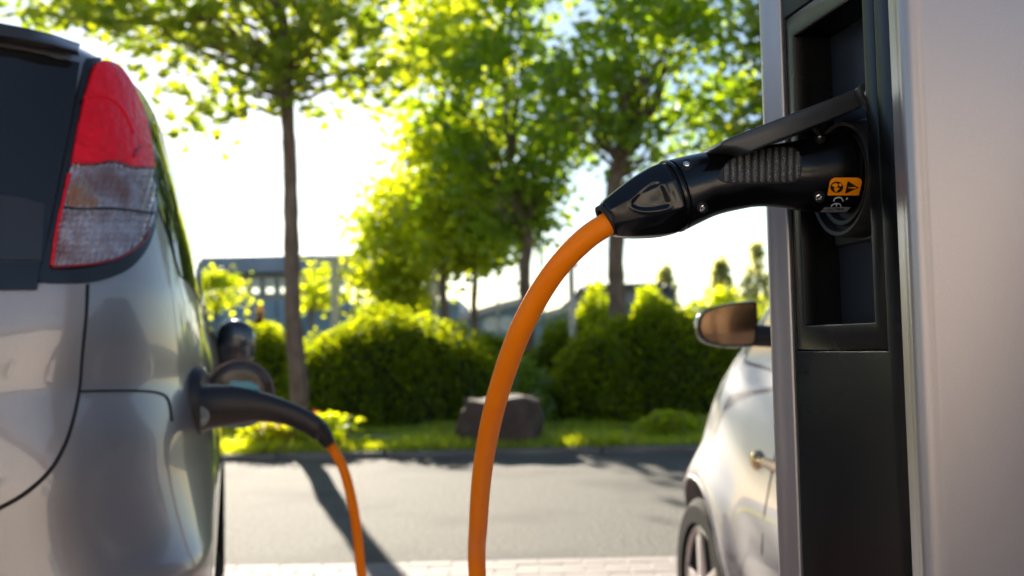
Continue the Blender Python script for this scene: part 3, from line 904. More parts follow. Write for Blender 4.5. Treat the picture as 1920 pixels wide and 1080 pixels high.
# side glass in three panes, mirrored; door joints, handles
MT['tint'] = mat('tinted_side_glass', (0.02, 0.022, 0.018), 0.03, spec=0.8)
for sg in (1, -1):
    for pane in ([(0.30, 1.30), (0.36, 1.16), (0.80, 1.085), (0.80, 1.50), (0.40, 1.49), (0.32, 1.42)], [(0.85, 1.08), (1.45, 1.05), (1.45, 1.53), (0.85, 1.505)], [(1.51, 1.05), (2.25, 1.03), (2.58, 1.03), (2.30, 1.22), (2.02, 1.46), (1.9, 1.53), (1.51, 1.535)]):
        v, f = sk1.side_patch(pane, 0.003, 0.008, sg)
        obj('side_window', v, f, MT['tint'], car1, sharp=50)
    for q0, q1, z0, z1 in ((1.478, 1.486, 0.36, 1.54), (0.82, 0.828, 0.55, 1.51), (2.50, 2.508, 0.34, 1.02)):
        v, f = sk1.side_patch([(q0, z0), (q1, z0), (q1, z1), (q0, z1)], 0.0012, 0.004, sg, 0.08)
        obj('door_joint', v, f, MT['joint'], car1)
    for q in (1.02, 1.70):
        l = sk1.side_l(q, 0.93)
        pts = [c1w(sg * (l - 0.004), q, 0.93), c1w(sg * (l + 0.03), q + 0.02, 0.932), c1w(sg * (l + 0.034), q + 0.09, 0.934), c1w(sg * (l + 0.03), q + 0.16, 0.932), c1w(sg * (l - 0.004), q + 0.18, 0.93)]
        v, f = tube(catmull(pts, 4), 0.013, 10)
        obj('door_handle', v, f, MT['silver'], car1)
    # wing mirror
    mz = 1.035
    ring = []
    cx = sk1.side_l(2.36, mz)
    for t, sc2, dz in ((0.045, 0.55, 0.0), (0.06, 0.85, 0), (0.09, 1.0, 0), (0.13, 1.02, 0), (0.16, 0.93, 0), (0.182, 0.72, 0), (0.192, 0.4, 0)):
        for j in range(20):
            th = 2 * math.pi * j / 20
            cth, sth = math.cos(th), math.sin(th)
            cth = math.copysign(abs(cth) ** 0.6, cth); sth = math.copysign(abs(sth) ** 0.6, sth)
            ring.append(c1w(sg * (cx + t - 0.045), 2.38 + 0.07 * sc2 * cth + (0.03 if cth > 0 else 0) * sc2, mz + 0.092 * sc2 * sth + 0.012 * (0.5 - abs(t - 0.1) * 8)))
    mo = obj('wing_mirror', ring, ring_faces(7, 20), mat('dark_blue_grey_paint', (0.03, 0.035, 0.045), 0.2, 0.3, 1.0) if sg == 1 else mo.data.materials[0], car1, sharp=50)
    v, f = box(c1w(sg * (cx + 0.03), 2.38, mz - 0.085), (0.10, 0.06, 0.05), 0.012, Matrix.Rotation(AZ1, 4, 'Z'))
    obj('mirror_stalk', v, f, MT['dark'], mo)
# bumper reflector, number plate recess (out of frame on the tailgate), lower valance
v, f = rear_patch(sk1, [(-0.5, 0.24), (0.5, 0.24), (0.52, 0.36), (-0.52, 0.36)], 0.004, 0.01)
obj('lower_valance', v, f, MT['dark'], car1)
for sg in (1, -1):
    v, f = rear_patch(sk1, [(sg * 0.40, 0.47), (sg * 0.56, 0.48), (sg * 0.56, 0.51), (sg * 0.40, 0.50)][::sg], 0.004, 0.01, 0.03)
    obj('reflector', v, f, MT['red_lens'], car1)
# charging port with its round flap swung open
P_AX = r1
port_q = 0.44
pl = sk1.side_l(port_q, 0.895)
pc = c1w(pl - 0.02, port_q, 0.895)
v, f = lathe([(0.0, 0.0), (0.062, 0.0), (0.066, 0.021), (0.073, 0.024), (0.076, 0.018), (0.076, -0.01), (0.0, -0.01)], pc, r1, 36)
obj('charging_port', v, f, MT['dark'], car1)
fl_c = at(450, 738, 2.36)
fl_n = (EYE - fl_c); fl_n = Vector((fl_n.x * 0.3 + -a1.x, fl_n.y * 0.3 - a1.y, 0)).normalized()
v, f = lathe([(0.0, 0.007), (0.03, 0.0065), (0.055, 0.0045), (0.068, 0.002), (0.074, -0.001), (0.076, -0.005), (0.0, -0.012)], fl_c, fl_n, 40)
fl = obj('port_flap', v, f, mat('brown_flap_plastic', (0.06, 0.042, 0.032), 0.18), car1, sharp=30)
v, f = lathe([(0.0765, -0.004), (0.081, -0.002), (0.081, -0.008), (0.06, -0.014), (0, -0.017)], fl_c, fl_n, 40)
obj('flap_skin', v, f, MT['silver'], fl)
hg = fl_c - r1 * 0.07
v, f = tube(catmull([hg - Vector((0, 0, 0.01)), hg - r1 * 0.02 + a1 * 0.01 - Vector((0, 0, 0.01)), hg - r1 * 0.045 + a1 * 0.0 - Vector((0, 0, 0.01))], 4), 0.009, 10)
obj('flap_hinge', v, f, MT['dark'], fl)

# ---- plug in the car, end of the charging cable
QP = pc
def cp(px, py): return on_plane(px, py, QP, a1)
csec2 = [((352, 728), (354, 808)), ((366, 722), (368, 812)), ((400, 721), (402, 804)), ((450, 724), (446, 797)), ((500, 737), (488, 791)), ((550, 755), (533, 797)), ((585, 772), (568, 811)), ((603, 784), (588, 824)), ((609, 790), (594, 826))]
v2_, f2_ = loft_px(csec2, cp, a1, [1.0, 1.0, 0.85, 0.75, 0.8, 0.85, 0.9, 0.9, 0.85], ns=32, expo=2.4)
cpl = obj('car_plug', v2_, f2_, MT['carplug'], cab, sharp=60)
tag(cpl, 'curved black handle plugged into the car')
bvh2 = BVHTree.FromPolygons([Vector(x) for x in v2_], [tuple(x) for x in f2_])
v, f = decal(circle_px(373, 780, 19, 18.5), bvh2, 0.003, 0.006, 6)
obj('badge', v, f, MT['badge'], cpl)
bt = [cp(x, y) for x, y in ((428, 722), (433, 715), (470, 716), (484, 724), (486, 733), (428, 730))]
v, f = prism([p - a1 * 0.012 for p in bt], a1 * 0.024, 0.0025)
obj('release_button', v, f, MT['teal'], cpl)
bo = [cp(x, y) for x, y in ((598, 805), (607, 816), (613, 826), (618, 834))]
v, f = tube(catmull(bo, 4), list(np.linspace(0.021, 0.0135, 13)), 20)
obj('bend_boot', v, f, MT['rubber'], cpl)

# ---- pale car at right, seen along its left side
AZ2 = R(5.5)
a2 = Vector((-math.sin(AZ2), math.cos(AZ2), 0)); r2 = Vector((math.cos(AZ2), math.sin(AZ2), 0))
HW2 = 0.80
QW = 3.0                                       # front axle
c2 = Vector((0.525, 2.95, 0)) - a2 * QW + r2 * HW2
car2 = thing('pale_hatchback', 'pearl white hatchback with wing mirror, parked beyond the charging column at right', 'car', c2, AZ2)
M2 = Matrix.Translation(c2) @ Matrix.Rotation(AZ2, 4, 'Z')
def flare2(q, z):
    d = math.hypot(q - QW, z - 0.28)
    d2 = math.hypot(q - 0.62, z - 0.28)
    return 0.022 * math.exp(-((d - 0.34) / 0.07) ** 2) + 0.022 * math.exp(-((d2 - 0.34) / 0.07) ** 2)
sk2 = CarSkin(
    wt=[(0.15, 0.72), (0.28, 0.775), (0.45, 0.80), (0.58, 0.79), (0.70, 0.762), (0.80, 0.735), (0.87, 0.712), (0.93, 0.682), (0.97, 0.672), (1.0, 0.675), (1.10, 0.675), (1.25, 0.63), (1.36, 0.56), (1.41, 0.47), (1.43, 0.36), (1.44, 0.2), (1.443, 0.02)],
    rt=[(0.15, 0.1), (0.4, 0.0), (0.7, 0.02), (0.9, 0.08), (1.1, 0.2), (1.3, 0.36), (1.4, 0.55), (1.443, 1.0)],
    ft=[(0.15, 3.50), (0.35, 3.60), (0.6, 3.58), (0.75, 3.52), (0.85, 3.45), (0.93, 3.38), (0.97, 3.30), (1.0, 3.22), (1.1, 3.0), (1.2, 2.78), (1.35, 2.32), (1.41, 1.95), (1.443, 1.2)],
    Lr=[(0.15, 0.4), (1.44, 0.35)], Lf=[(0.15, 0.62), (0.7, 0.62), (0.95, 0.45), (1.44, 0.3)], nr=[(0.15, 2.8), (1.44, 2.5)], nf=2.3, off=M2, flare=flare2)
zs2 = list(np.linspace(0.15, 0.95, 65)) + list(np.linspace(0.965, 1.40, 26)) + [1.41, 1.42, 1.43, 1.435, 1.44, 1.443]
bv2, bf2 = sk2.mesh(zs2, 30, 110)
body2 = obj('body', bv2, bf2, MT['white'], car2, sharp=60)
def c2w(l, q, z): return M2 @ Vector((l, q, z))
RW = 0.275
for q in (0.62, QW):
    for sg in (1, -1):
        wheel(car2, c2w(sg * (HW2 - 0.085), q, RW), r2 * sg, RW, 0.165, 5, rimr=0.70)
cut(body2, [lathe([(0.325, 0), (0.325, 0.34)], c2w(sg * 0.52, q, RW + 0.005), r2 * sg, 48) for q in (0.62, QW) for sg in (1, -1)])
for q in (0.62, QW):
    for sg in (1, -1):
        pts = []
        for i in range(41):
            t = R(-25 + 230 * i / 40)
            qq, zz = q + 0.326 * math.cos(t), RW + 0.005 + 0.326 * math.sin(t)
            pts.append(c2w(sg * (sk2.side_l(qq, max(zz, 0.16)) - 0.002), qq, max(zz, 0.155)))
        v, f = tube(pts, 0.006, 8)
        obj('arch_lip', v, f, MT['white'], car2)
        v, f = lathe([(0.335, 0.20), (0.335, 0.0), (0.0, 0.0)], c2w(sg * 0.50, q, RW + 0.005), r2 * sg, 32)
        obj('arch_liner', v, f, MT['tyre'], car2)
for sg in (-1, 1):
    for pane in ([(0.75, 1.04), (1.40, 1.03), (1.42, 1.36), (0.95, 1.33)], [(1.47, 1.03), (2.72, 1.04), (2.48, 1.2), (2.16, 1.34), (1.47, 1.365)]):
        v, f = sk2.side_patch(pane, 0.003, 0.008, sg)
        obj('side_window', v, f, MT['tint'], car2, sharp=50)
    for q0, q1, z0, z1 in ((2.445, 2.452, 0.33, 0.95), (1.44, 1.447, 0.33, 1.36)):
        v, f = sk2.side_patch([(q0, z0), (q1, z0), (q1, z1), (q0, z1)], 0.0012, 0.004, sg, 0.08)
        obj('door_joint', v, f, MT['joint'], car2)
    # crease strip with a round side lamp at its front end
    pts = [c2w(sg * (sk2.side_l(q, z) + 0.004), q, z) for q, z in [(2.50 - 0.12 * i, 0.705 - 0.004 * i) for i in range(12)]]
    v, f = tube(pts, 0.012, 10)
    obj('side_strip', v, f, mat('bronze_strip', (0.35, 0.22, 0.15), 0.3, 0.6) if sg == -1 else f and bpy.data.materials['bronze_strip'], car2)
    ql, zl = 2.56, 0.703
    v, f = lathe([(0, 0.016), (0.016, 0.014), (0.024, 0.006), (0.026, 0.0), (0.026, -0.01)], c2w(sg * sk2.side_l(ql, zl), ql, zl), r2 * sg, 24)
    obj('side_lamp', v, f, mat('gold_lamp', (0.60, 0.45, 0.25), 0.2, 0.9) if sg == -1 else bpy.data.materials['gold_lamp'], car2)
    # wing mirror: shell, glass facing back, arm
    mq, mz = 2.30, 1.045
    if sg == -1:
        shell = curve_px([(1308, 612), (1311, 596), (1322, 583), (1342, 575), (1376, 568), (1408, 565), (1419, 569), (1421, 590), (1420, 622), (1416, 646), (1400, 650), (1358, 650), (1326, 643), (1312, 630), (1308, 612)], 3)[:-1]
        pm = c2w(-0.8, mq, mz)
        ol = [on_plane(x, y, pm, a2) for x, y in shell]
        cen = sum(ol, Vector()) / len(ol)
        rings = []
        for t, s_ in ((0.0, 0.93), (0.0, 1.0), (0.012, 1.03), (0.035, 1.0), (0.06, 0.88), (0.08, 0.65), (0.09, 0.3)):
            rings += [cen + (p - cen) * s_ + a2 * t for p in ol]
        shp = (rings, ring_faces(7, len(ol)))
        gls = ([cen + (p - cen) * 0.9 - a2 * 0.003 for p in ol] + [cen + (p - cen) * 0.9 + a2 * 0.004 for p in ol], ring_faces(2, len(ol)))
        mr = obj('wing_mirror', *shp, MT['trim'], car2, sharp=50)
        MT['mirror_glass'] = mat('mirror_glass', (0.50, 0.31, 0.18), 0.06, 1.0)
        obj('mirror_glass', *gls, MT['mirror_glass'], mr, sharp=20)
        flip = M2 @ Matrix.Scale(-1, 4, (1, 0, 0)) @ M2.inverted()
    else:
        mr = obj('wing_mirror', [flip @ p for p in shp[0]], [q[::-1] for q in shp[1]], MT['trim'], car2, sharp=50)
        obj('mirror_glass', [flip @ p for p in gls[0]], [q[::-1] for q in gls[1]], MT['mirror_glass'], mr, sharp=20)
    aw = c2w(sg * 0.64, mq + 0.04, 0.985); bw = c2w(sg * 0.76, mq + 0.035, 1.02)
    if sg == -1: bw = on_plane(1415, 628, pm, a2) + a2 * 0.03
    v, f = tube([aw, aw.lerp(bw, 0.5) + Vector((0, 0, 0.006)), bw], [0.028, 0.024, 0.026], 14)
    obj('mirror_arm', v, f, MT['dark'], mr)
    v, f = sk2.side_patch([(3.22, 0.60), (3.45, 0.56), (3.40, 0.70), (3.22, 0.76)], 0.004, 0.01, sg, 0.03)
    obj('headlight', v, f, MT['glass'], car2)
v2, f2 = tri_patch([(-0.52, 1.03), (0.52, 1.03), (0.44, 1.34), (-0.44, 1.34)], 0.06)
def wind(l, z, o):
    w_, r_, fq, *_ = sk2.par(z); Lf = interp(sk2.Lf, z)
    return c2w(l, fq - Lf * (1 - (1 - min(1, abs(l) / w_) ** sk2.nf) ** (1 / sk2.nf)) + o, z)
n = len(v2)
obj('windscreen', [wind(l, z, 0.004) for l, z in v2] + [wind(l, z, -0.006) for l, z in v2], [t[::-1] for t in f2] + [tuple(n + i for i in t) for t in f2], MT['tint'], car2, sharp=50)
v2, f2 = tri_patch([(-0.45, 1.0), (0.45, 1.0), (0.40, 1.34), (-0.40, 1.34)], 0.06)
v, f = rear_patch(sk2, [(-0.45, 1.0), (0.45, 1.0), (0.40, 1.34), (-0.40, 1.34)], 0.004, 0.01)
obj('rear_window', v, f, MT['tint'], car2, sharp=50)

# ------------------------------------------------------------------ trees, hedges, plants
LF = {}
LF['near'] = leaf_mat('maple_leaves', (0.045, 0.08, 0.012), (0.075, 0.11, 0.018), (0.28, 0.42, 0.008), (0.56, 0.60, 0.015), 0.68)
LF['lime'] = leaf_mat('lime_leaves', (0.06, 0.11, 0.010), (0.10, 0.14, 0.015), (0.52, 0.68, 0.004), (0.88, 0.86, 0.010), 0.77)
LF['mid'] = leaf_mat('green_leaves', (0.05, 0.09, 0.014), (0.08, 0.12, 0.02), (0.26, 0.46, 0.006), (0.58, 0.70, 0.015), 0.72)
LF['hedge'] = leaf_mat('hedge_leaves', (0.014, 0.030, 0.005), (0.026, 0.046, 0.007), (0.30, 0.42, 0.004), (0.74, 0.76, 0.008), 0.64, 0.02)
LF['grass'] = leaf_mat('grass_blades', (0.06, 0.10, 0.012), (0.10, 0.13, 0.02), (0.60, 0.72, 0.008), (0.90, 0.88, 0.015), 0.72, 0.05)
LF['rust'] = leaf_mat('rust_leaves', (0.10, 0.05, 0.02), (0.12, 0.09, 0.02), (0.25, 0.12, 0.03), (0.35, 0.22, 0.03), 0.5)
LF['fir'] = leaf_mat('haze_pale_fir_needles', (0.09, 0.11, 0.05), (0.12, 0.13, 0.06), (0.7, 0.72, 0.3), (0.85, 0.82, 0.4), 0.75)  # lightened to stand in for haze and flare
LF['red'] = leaf_mat('red_petals', (0.55, 0.06, 0.02), (0.70, 0.20, 0.03), (0.6, 0.08, 0.02), (0.8, 0.25, 0.03), 0.4)

LEAF6 = np.array([(0, 0, 0), (0.42, 0.35, 0.08), (0.30, 0.78, 0.05), (0, 1.0, -0.06), (-0.30, 0.78, 0.05), (-0.42, 0.35, 0.08)])
LEAF6_F = np.array([(0, 1, 2, 3), (0, 3, 4, 5)])
# lobed leaf: fan round the midrib
_o = [(0, 0), (0.16, 0.10), (0.50, 0.10), (0.36, 0.30), (0.58, 0.56), (0.26, 0.58), (0, 1.0), (-0.26, 0.58), (-0.58, 0.56), (-0.36, 0.30), (-0.50, 0.10), (-0.16, 0.10)]
LOBE = np.array([(x, y, 0.12 * abs(x) - 0.05 * y) for x, y in _o] + [(0, 0.38, -0.02)])
LOBE_F = np.array([(12, i, (i + 1) % 12) for i in range(12)])
BLADE = np.array([(-0.05, 0, 0), (0.05, 0, 0), (0.035, 0.55, 0.05), (-0.035, 0.55, 0.05), (0.0, 1.0, 0.22)])
BLADE_F = np.array([(0, 1, 2, 3), (3, 2, 4, 4)])
def rand_basis(n, rs, up_bias=0.6):
    nrm = rs.normal(size=(n, 3)); nrm /= np.linalg.norm(nrm, axis=1)[:, None]
    nrm[:, 2] = np.abs(nrm[:, 2]) + up_bias
    nrm /= np.linalg.norm(nrm, axis=1)[:, None]
    t = rs.normal(size=(n, 3))
    t -= nrm * (t * nrm).sum(1)[:, None]; t /= np.linalg.norm(t, axis=1)[:, None]
    return np.cross(t, nrm), t, nrm
def leaves(name, pos, size, shape, faces, m, parent, rs, up_bias=0.6, basis=None, kind='stuff'):
    n = len(pos)
    bx, by, bz = basis if basis else rand_basis(n, rs, up_bias)
    sz = (np.asarray(size) * rs.uniform(0.65, 1.25, n))[:, None, None]
    Vv = pos[:, None, :] + sz * (shape[None, :, 0, None] * bx[:, None, :] + shape[None, :, 1, None] * by[:, None, :] + shape[None, :, 2, None] * bz[:, None, :])
    k = len(shape)
    Ff = (np.arange(n) * k)[:, None, None] + faces[None]
    return obj(name, Vv.reshape(-1, 3), Ff.reshape(-1, faces.shape[1]), m, parent, smooth=False, kind=kind)
def limb(a, b, r0, r1_, rs, n=6, wig=0.06, sag=0.0):
    a, b = Vector(a), Vector(b); L = (b - a).length
    pts = []
    for i in range(n + 1):
        t = i / n
        p = a.lerp(b, t)
        if 0 < i < n: p += Vector(rs.normal(size=3)) * wig * L * 0.35
        p.z += sag * L * math.sin(math.pi * t)
        pts.append(p)
    q = catmull(pts, 3)
    return tube(q, [r0 + (r1_ - r0) * i / (len(q) - 1) for i in range(len(q))], 8)
def tree(name, label, px, Y, dia, fork_z, crown_c, crown_r, n_clump, per, lsize, lm, seed, lobed=False, lean=0.0, group=None, crook=0.03, spread=0.34, extra=(), base_z=0.045, low=0.0):
    rs = np.random.RandomState(seed)
    b = at(px, 700, Y); base = Vector((b.x, Y, base_z))
    t = thing(name, label, 'tree', base, 0, group)
    top = Vector((base.x + crown_c[0], Y + crown_c[1], crown_c[2]))
    fork = Vector((base.x + lean, Y, fork_z))
    # trunk with a root flare, running up through the crown
    pts = [base - Vector((0, 0, 0.1)), base + Vector((0, 0, 0.12))]
    for i in range(1, 7):
        p = base.lerp(fork, i / 6); p.x += rs.normal() * crook; p.y += rs.normal() * crook
        pts.append(p)
    for i in range(1, 5):
        p = fork.lerp(top + Vector((0, 0, crown_r[2] * 0.55)), i / 4); p.x += rs.normal() * crook * 3 * (i < 4)
        pts.append(p)
    q = catmull(pts, 5); n = len(q)
    rad = []
    for i in range(n):
        h = (q[i].z - base.z)
        r0 = dia / 2 * (1 + 0.45 * math.exp(-max(h, 0) / 0.12))
        r0 *= 1.0 - 0.25 * min(1, max(h, 0) / fork_z)
        if q[i].z > fork_z: r0 *= max(0.12, 1 - (q[i].z - fork_z) / (top.z + crown_r[2] * 0.55 - fork_z))
        rad.append(r0 * (1 + 0.05 * rs.normal()))
    v, f = tube(q, rad, 14)
    tr = obj('trunk', v, f, MT['bark'], t, sharp=60)
    cl = []
    while len(cl) < n_clump:
        d = rs.normal(size=3); d /= np.linalg.norm(d)
        rr = rs.uniform(0.35, 1.0) ** 0.6
        p = np.array(top) + d * rr * np.array(crown_r)
        if p[2] < fork_z - low: p[2] = fork_z - low + rs.uniform(0, 0.4)
        cl.append(p)
    for e in extra: cl.append(np.array(e))
    cl = np.array(cl)
    brs = []
    for i, p in enumerate(cl):
        zc = fork_z + (p[2] - fork_z) * rs.uniform(0.15, 0.5)
        k = min(range(n), key=lambda j: abs(q[j].z - max(zc, fork_z - 0.15)))
        if i % 2 == 0 or i >= n_clump:
            brs.append(limb(q[k], p, max(0.012, rad[k] * 0.38), 0.006, rs, 5, 0.08, 0.05))
    v, f = join(*brs)
    obj('limbs', v, f, MT['bark'], t, sharp=60)
    P = np.repeat(cl, per, axis=0)
    sc3 = rs.uniform(0.6, 1.25, len(cl))
    off = rs.normal(size=(len(P), 3)) * np.array([spread, spread, spread * 0.5]) * np.repeat(sc3, per)[:, None]
    P = P + off
    if lobed: leaves('crown', P, np.full(len(P), lsize), LOBE, LOBE_F, lm, t, rs, 0.5)
    else: leaves('crown', P, np.full(len(P), lsize), LEAF6, LEAF6_F, lm, t, rs, 0.4)
    return t
ex = [tuple(at(x, y, 9.0 + 0.15 * i)) for i, (x, y) in enumerate(((365, 236), (420, 190), (470, 178), (300, 150), (620, 165), (690, 140), (730, 165), (745, 120), (60, 25), (130, 20), (250, 90)))]
ex += [tuple(at(x, y, 9.6)) for x, y in ((560, 60), (500, 20), (430, 70), (350, 40), (640, 60), (560, 110), (300, 40), (470, 110), (380, 110), (530, 140), (590, 20), (440, 20))]
tree('maple_tree', 'maple tree with a slim bare trunk rising behind the silver car and spreading over it', 556, 9.9, 0.185, 3.55, (-0.35, -0.1, 4.75), (2.1, 1.3, 1.0), 56, 50, 0.13, LF['near'], 3, True, lean=-0.06, extra=ex, spread=0.26, crook=0.02)
def crown(px, Y, cx, cy, rx, ry, dy=0.2):
    b = at(px, 700, Y); c = at(cx, cy, Y)
    return (c.x - b.x, dy, c.z), (rx / F_PX * Y, min(rx, ry) / F_PX * Y * 0.8, ry / F_PX * Y)
def ptree(label, px, Y, dia, fork, cpx, n, per, size, m, seed, spread, **kw):
    c, r = crown(px, Y, *cpx)
    return tree(kw.pop('name', 'street_tree'), label, px, Y, dia, fork, c, r, n, per, size, m, seed, spread=spread, **kw)
ptree('dense tree added out of frame for dark reflections, well left of the silver car', -420, 11.0, 0.26, 2.6, (-420, 120, 380, 330), 60, 60, 0.17, LF['mid'], 81, 0.36)  # unseen tree, added to darken reflections from the left
ptree('leafy tree added behind the camera for reflections, left of the building middle', 1500, -8.0, 0.22, 2.4, (1500, 300, 320, 300), 40, 45, 0.17, LF['mid'], 83, 0.36)  # unseen tree, added to break up reflections in paint and glass
ptree('leafy tree added behind the camera for reflections, right of the building middle', 300, -8.5, 0.22, 2.4, (300, 300, 320, 300), 40, 45, 0.17, LF['mid'], 84, 0.36)  # second unseen tree, added for varied reflections
ptree('tall broad green tree whose trunk stands behind the right-hand hedge under the plug', 1160, 14.5, 0.29, 3.3, (1215, 130, 225, 235), 88, 50, 0.15, LF['mid'], 11, 0.30, lean=0.02)
ptree('green tree with a forked dark trunk just left of the orange cable top', 988, 17.0, 0.25, 2.9, (955, 210, 145, 290), 76, 58, 0.16, LF['mid'], 17, 0.34)
ptree('bright lime green tree filling the middle, tallest of the sunlit ones', 836, 19.0, 0.20, 2.6, (850, 240, 115, 340), 104, 64, 0.17, LF['lime'], 23, 0.36)
ptree('lower lime tree with foliage nearly down to the left hedge', 745, 21.0, 0.18, 1.7, (742, 470, 62, 140), 44, 80, 0.16, LF['lime'], 29, 0.36)
ptree('small slim-trunked tree between the globe lamp and the cable', 893, 20.0, 0.17, 2.3, (915, 420, 85, 85), 26, 70, 0.15, LF['mid'], 31, 0.36)
ptree('slim tree directly beside the white globe lamp', 802, 22.0, 0.20, 2.2, (800, 420, 80, 130), 40, 80, 0.16, LF['lime'], 37, 0.38)
ptree('green tree mostly hidden behind the charging column', 1500, 12.5, 0.24, 3.0, (1530, 150, 100, 190), 36, 70, 0.14, LF['near'], 41, 0.3, extra=[tuple(at(x, y, 12.3)) for x, y in ((1430, 60), (1440, 130), (1420, 190), (1400, 235), (1435, 230))])
ptree('young yellow-green tree standing before the long grey-roofed building', 590, 24.0, 0.12, 1.4, (596, 545, 24, 42), 12, 50, 0.14, LF['lime'], 43, 0.22, name='young_tree')
ptree('small lime tree beside the silver car mirror, before the building windows', 410, 24.0, 0.10, 1.3, (400, 550, 28, 40), 12, 50, 0.14, LF['lime'], 47, 0.24, name='young_tree')
def bush(name, label, cx, Y, w, h, d, n, lsize, lm, seed, base_z=0.045, group=None, cat='bush', lumps=7, core=True):
    rs = np.random.RandomState(seed)
    b = at(cx, 700, Y); base = Vector((b.x, Y, base_z))
    t = thing(name, label, cat, base, 0, group)
    ls = [(np.array((0, 0, 0)), np.array((w / 2, d / 2, h)))]
    for _ in range(lumps):
        a = rs.uniform(-0.75, 0.75)
        ls.append((np.array((a * w / 2, rs.uniform(-0.4, 0.4) * d / 2, 0.0)), np.array((w * rs.uniform(0.15, 0.24), d * rs.uniform(0.25, 0.4), h * (1.0 - 0.95 * a * a) * rs.uniform(0.72, 0.98)))))
    V, Fc = [], []
    for c, s in ls:
        o = len(V); nu, nv = 24, 10
        for j in range(nv + 1):
            ph = math.pi / 2 * j / nv
            for i in range(nu):
                th = 2 * math.pi * i / nu
                V.append(Vector(base) + Vector((c[0] + s[0] * 0.9 * math.cos(th) * math.cos(ph), c[1] + s[1] * 0.9 * math.sin(th) * math.cos(ph), s[2] * 0.92 * math.sin(ph) ** 1.5 - 0.05)))
        for j in range(nv):
            for i in range(nu):
                k = (i + 1) % nu
                Fc.append((o + j * nu + i, o + j * nu + k, o + (j + 1) * nu + k, o + (j + 1) * nu + i))
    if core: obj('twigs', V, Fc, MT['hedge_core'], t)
    P = []
    for li, (c, s) in enumerate(ls):
        per = int(n * 0.8) if li == 0 else int(n * 0.9) // (len(ls) - 1)
        d_ = rs.normal(size=(per, 3)); d_ /= np.linalg.norm(d_, axis=1)[:, None]; d_[:, 2] = np.abs(d_[:, 2])
        rr = (0.86 + 0.20 * rs.rand(per) ** 1.3) + 0.09 * (rs.rand(per) > 0.93) * rs.rand(per)
        rr = rr + 0.045 * np.sin(d_[:, 0] * 9 + s[0] * 5) * np.sin(d_[:, 2] * 8 + 1) + 0.03 * np.sin(d_[:, 0] * 23 + d_[:, 1] * 17)
        d_[:, 2] = d_[:, 2] ** 1.5
        pp_ = c + d_ * rr[:, None] * s
        P.append(pp_)
    P = np.concatenate(P) + np.array(base)
    bump = 0.05 * np.sin(P[:, 0] * 7 + P[:, 2] * 5) + 0.05 * np.sin(P[:, 0] * 17 + P[:, 1] * 9) 
    P[:, 2] += bump * h * 0.6
    P[:, 2] = np.maximum(P[:, 2], base_z + 0.02)
    leaves('foliage', P, np.full(len(P), lsize), LEAF6, LEAF6_F, lm, t, rs, 0.25)
    return t
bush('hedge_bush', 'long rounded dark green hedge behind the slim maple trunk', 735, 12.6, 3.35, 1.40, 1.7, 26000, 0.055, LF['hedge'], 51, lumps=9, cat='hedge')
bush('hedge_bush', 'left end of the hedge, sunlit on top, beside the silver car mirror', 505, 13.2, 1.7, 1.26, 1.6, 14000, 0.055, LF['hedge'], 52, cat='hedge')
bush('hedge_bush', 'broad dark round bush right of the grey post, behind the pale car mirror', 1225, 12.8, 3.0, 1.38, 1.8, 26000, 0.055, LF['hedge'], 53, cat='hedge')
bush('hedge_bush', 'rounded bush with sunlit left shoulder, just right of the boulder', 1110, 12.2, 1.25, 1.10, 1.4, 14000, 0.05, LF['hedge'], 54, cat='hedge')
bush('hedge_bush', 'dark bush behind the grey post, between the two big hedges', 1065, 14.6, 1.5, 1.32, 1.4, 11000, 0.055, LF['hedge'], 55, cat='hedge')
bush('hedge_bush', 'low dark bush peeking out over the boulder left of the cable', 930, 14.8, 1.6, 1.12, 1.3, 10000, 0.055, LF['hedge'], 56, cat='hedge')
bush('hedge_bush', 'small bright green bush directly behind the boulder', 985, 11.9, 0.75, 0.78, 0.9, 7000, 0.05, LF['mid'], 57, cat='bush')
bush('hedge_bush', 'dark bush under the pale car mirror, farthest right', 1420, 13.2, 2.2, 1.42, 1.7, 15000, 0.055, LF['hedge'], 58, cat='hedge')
bush('rust_bush', 'round rusty brown bush before the building windows', 487, 26.0, 0.7, 1.9, 0.8, 3500, 0.12, LF['rust'], 59, core=True)
bush('yellow_bush', 'yellow-green shrub between rusty bush and maple trunk', 520, 25.0, 0.8, 1.45, 0.9, 3500, 0.12, LF['lime'], 60)
bush('sunlit_shrub', 'sunlit yellow shrub left of the broad tree trunk behind the hedge', 1120, 17.5, 1.3, 1.85, 1.0, 5000, 0.11, LF['lime'], 61)
bush('sunlit_shrub', 'sunlit yellow shrub right of the broad tree trunk behind the hedge', 1222, 17.8, 1.3, 1.85, 1.0, 5000, 0.11, LF['lime'], 62)
bush('sunlit_shrub', 'yellow-green shrub line behind the pale car mirror', 1350, 20.0, 2.9, 1.85, 1.2, 8000, 0.12, LF['lime'], 63)
bush('low_plant', 'low sunlit green clump on the verge before the right-hand hedge', 1247, 10.15, 0.72, 0.26, 0.5, 4000, 0.05, LF['grass'], 64, cat='plant', core=False, lumps=5)
bush('low_plant', 'small yellow-leaved plant on the verge left of the maple trunk', 508, 9.95, 0.46, 0.26, 0.4, 2600, 0.045, LF['lime'], 65, cat='plant', core=False, lumps=5)
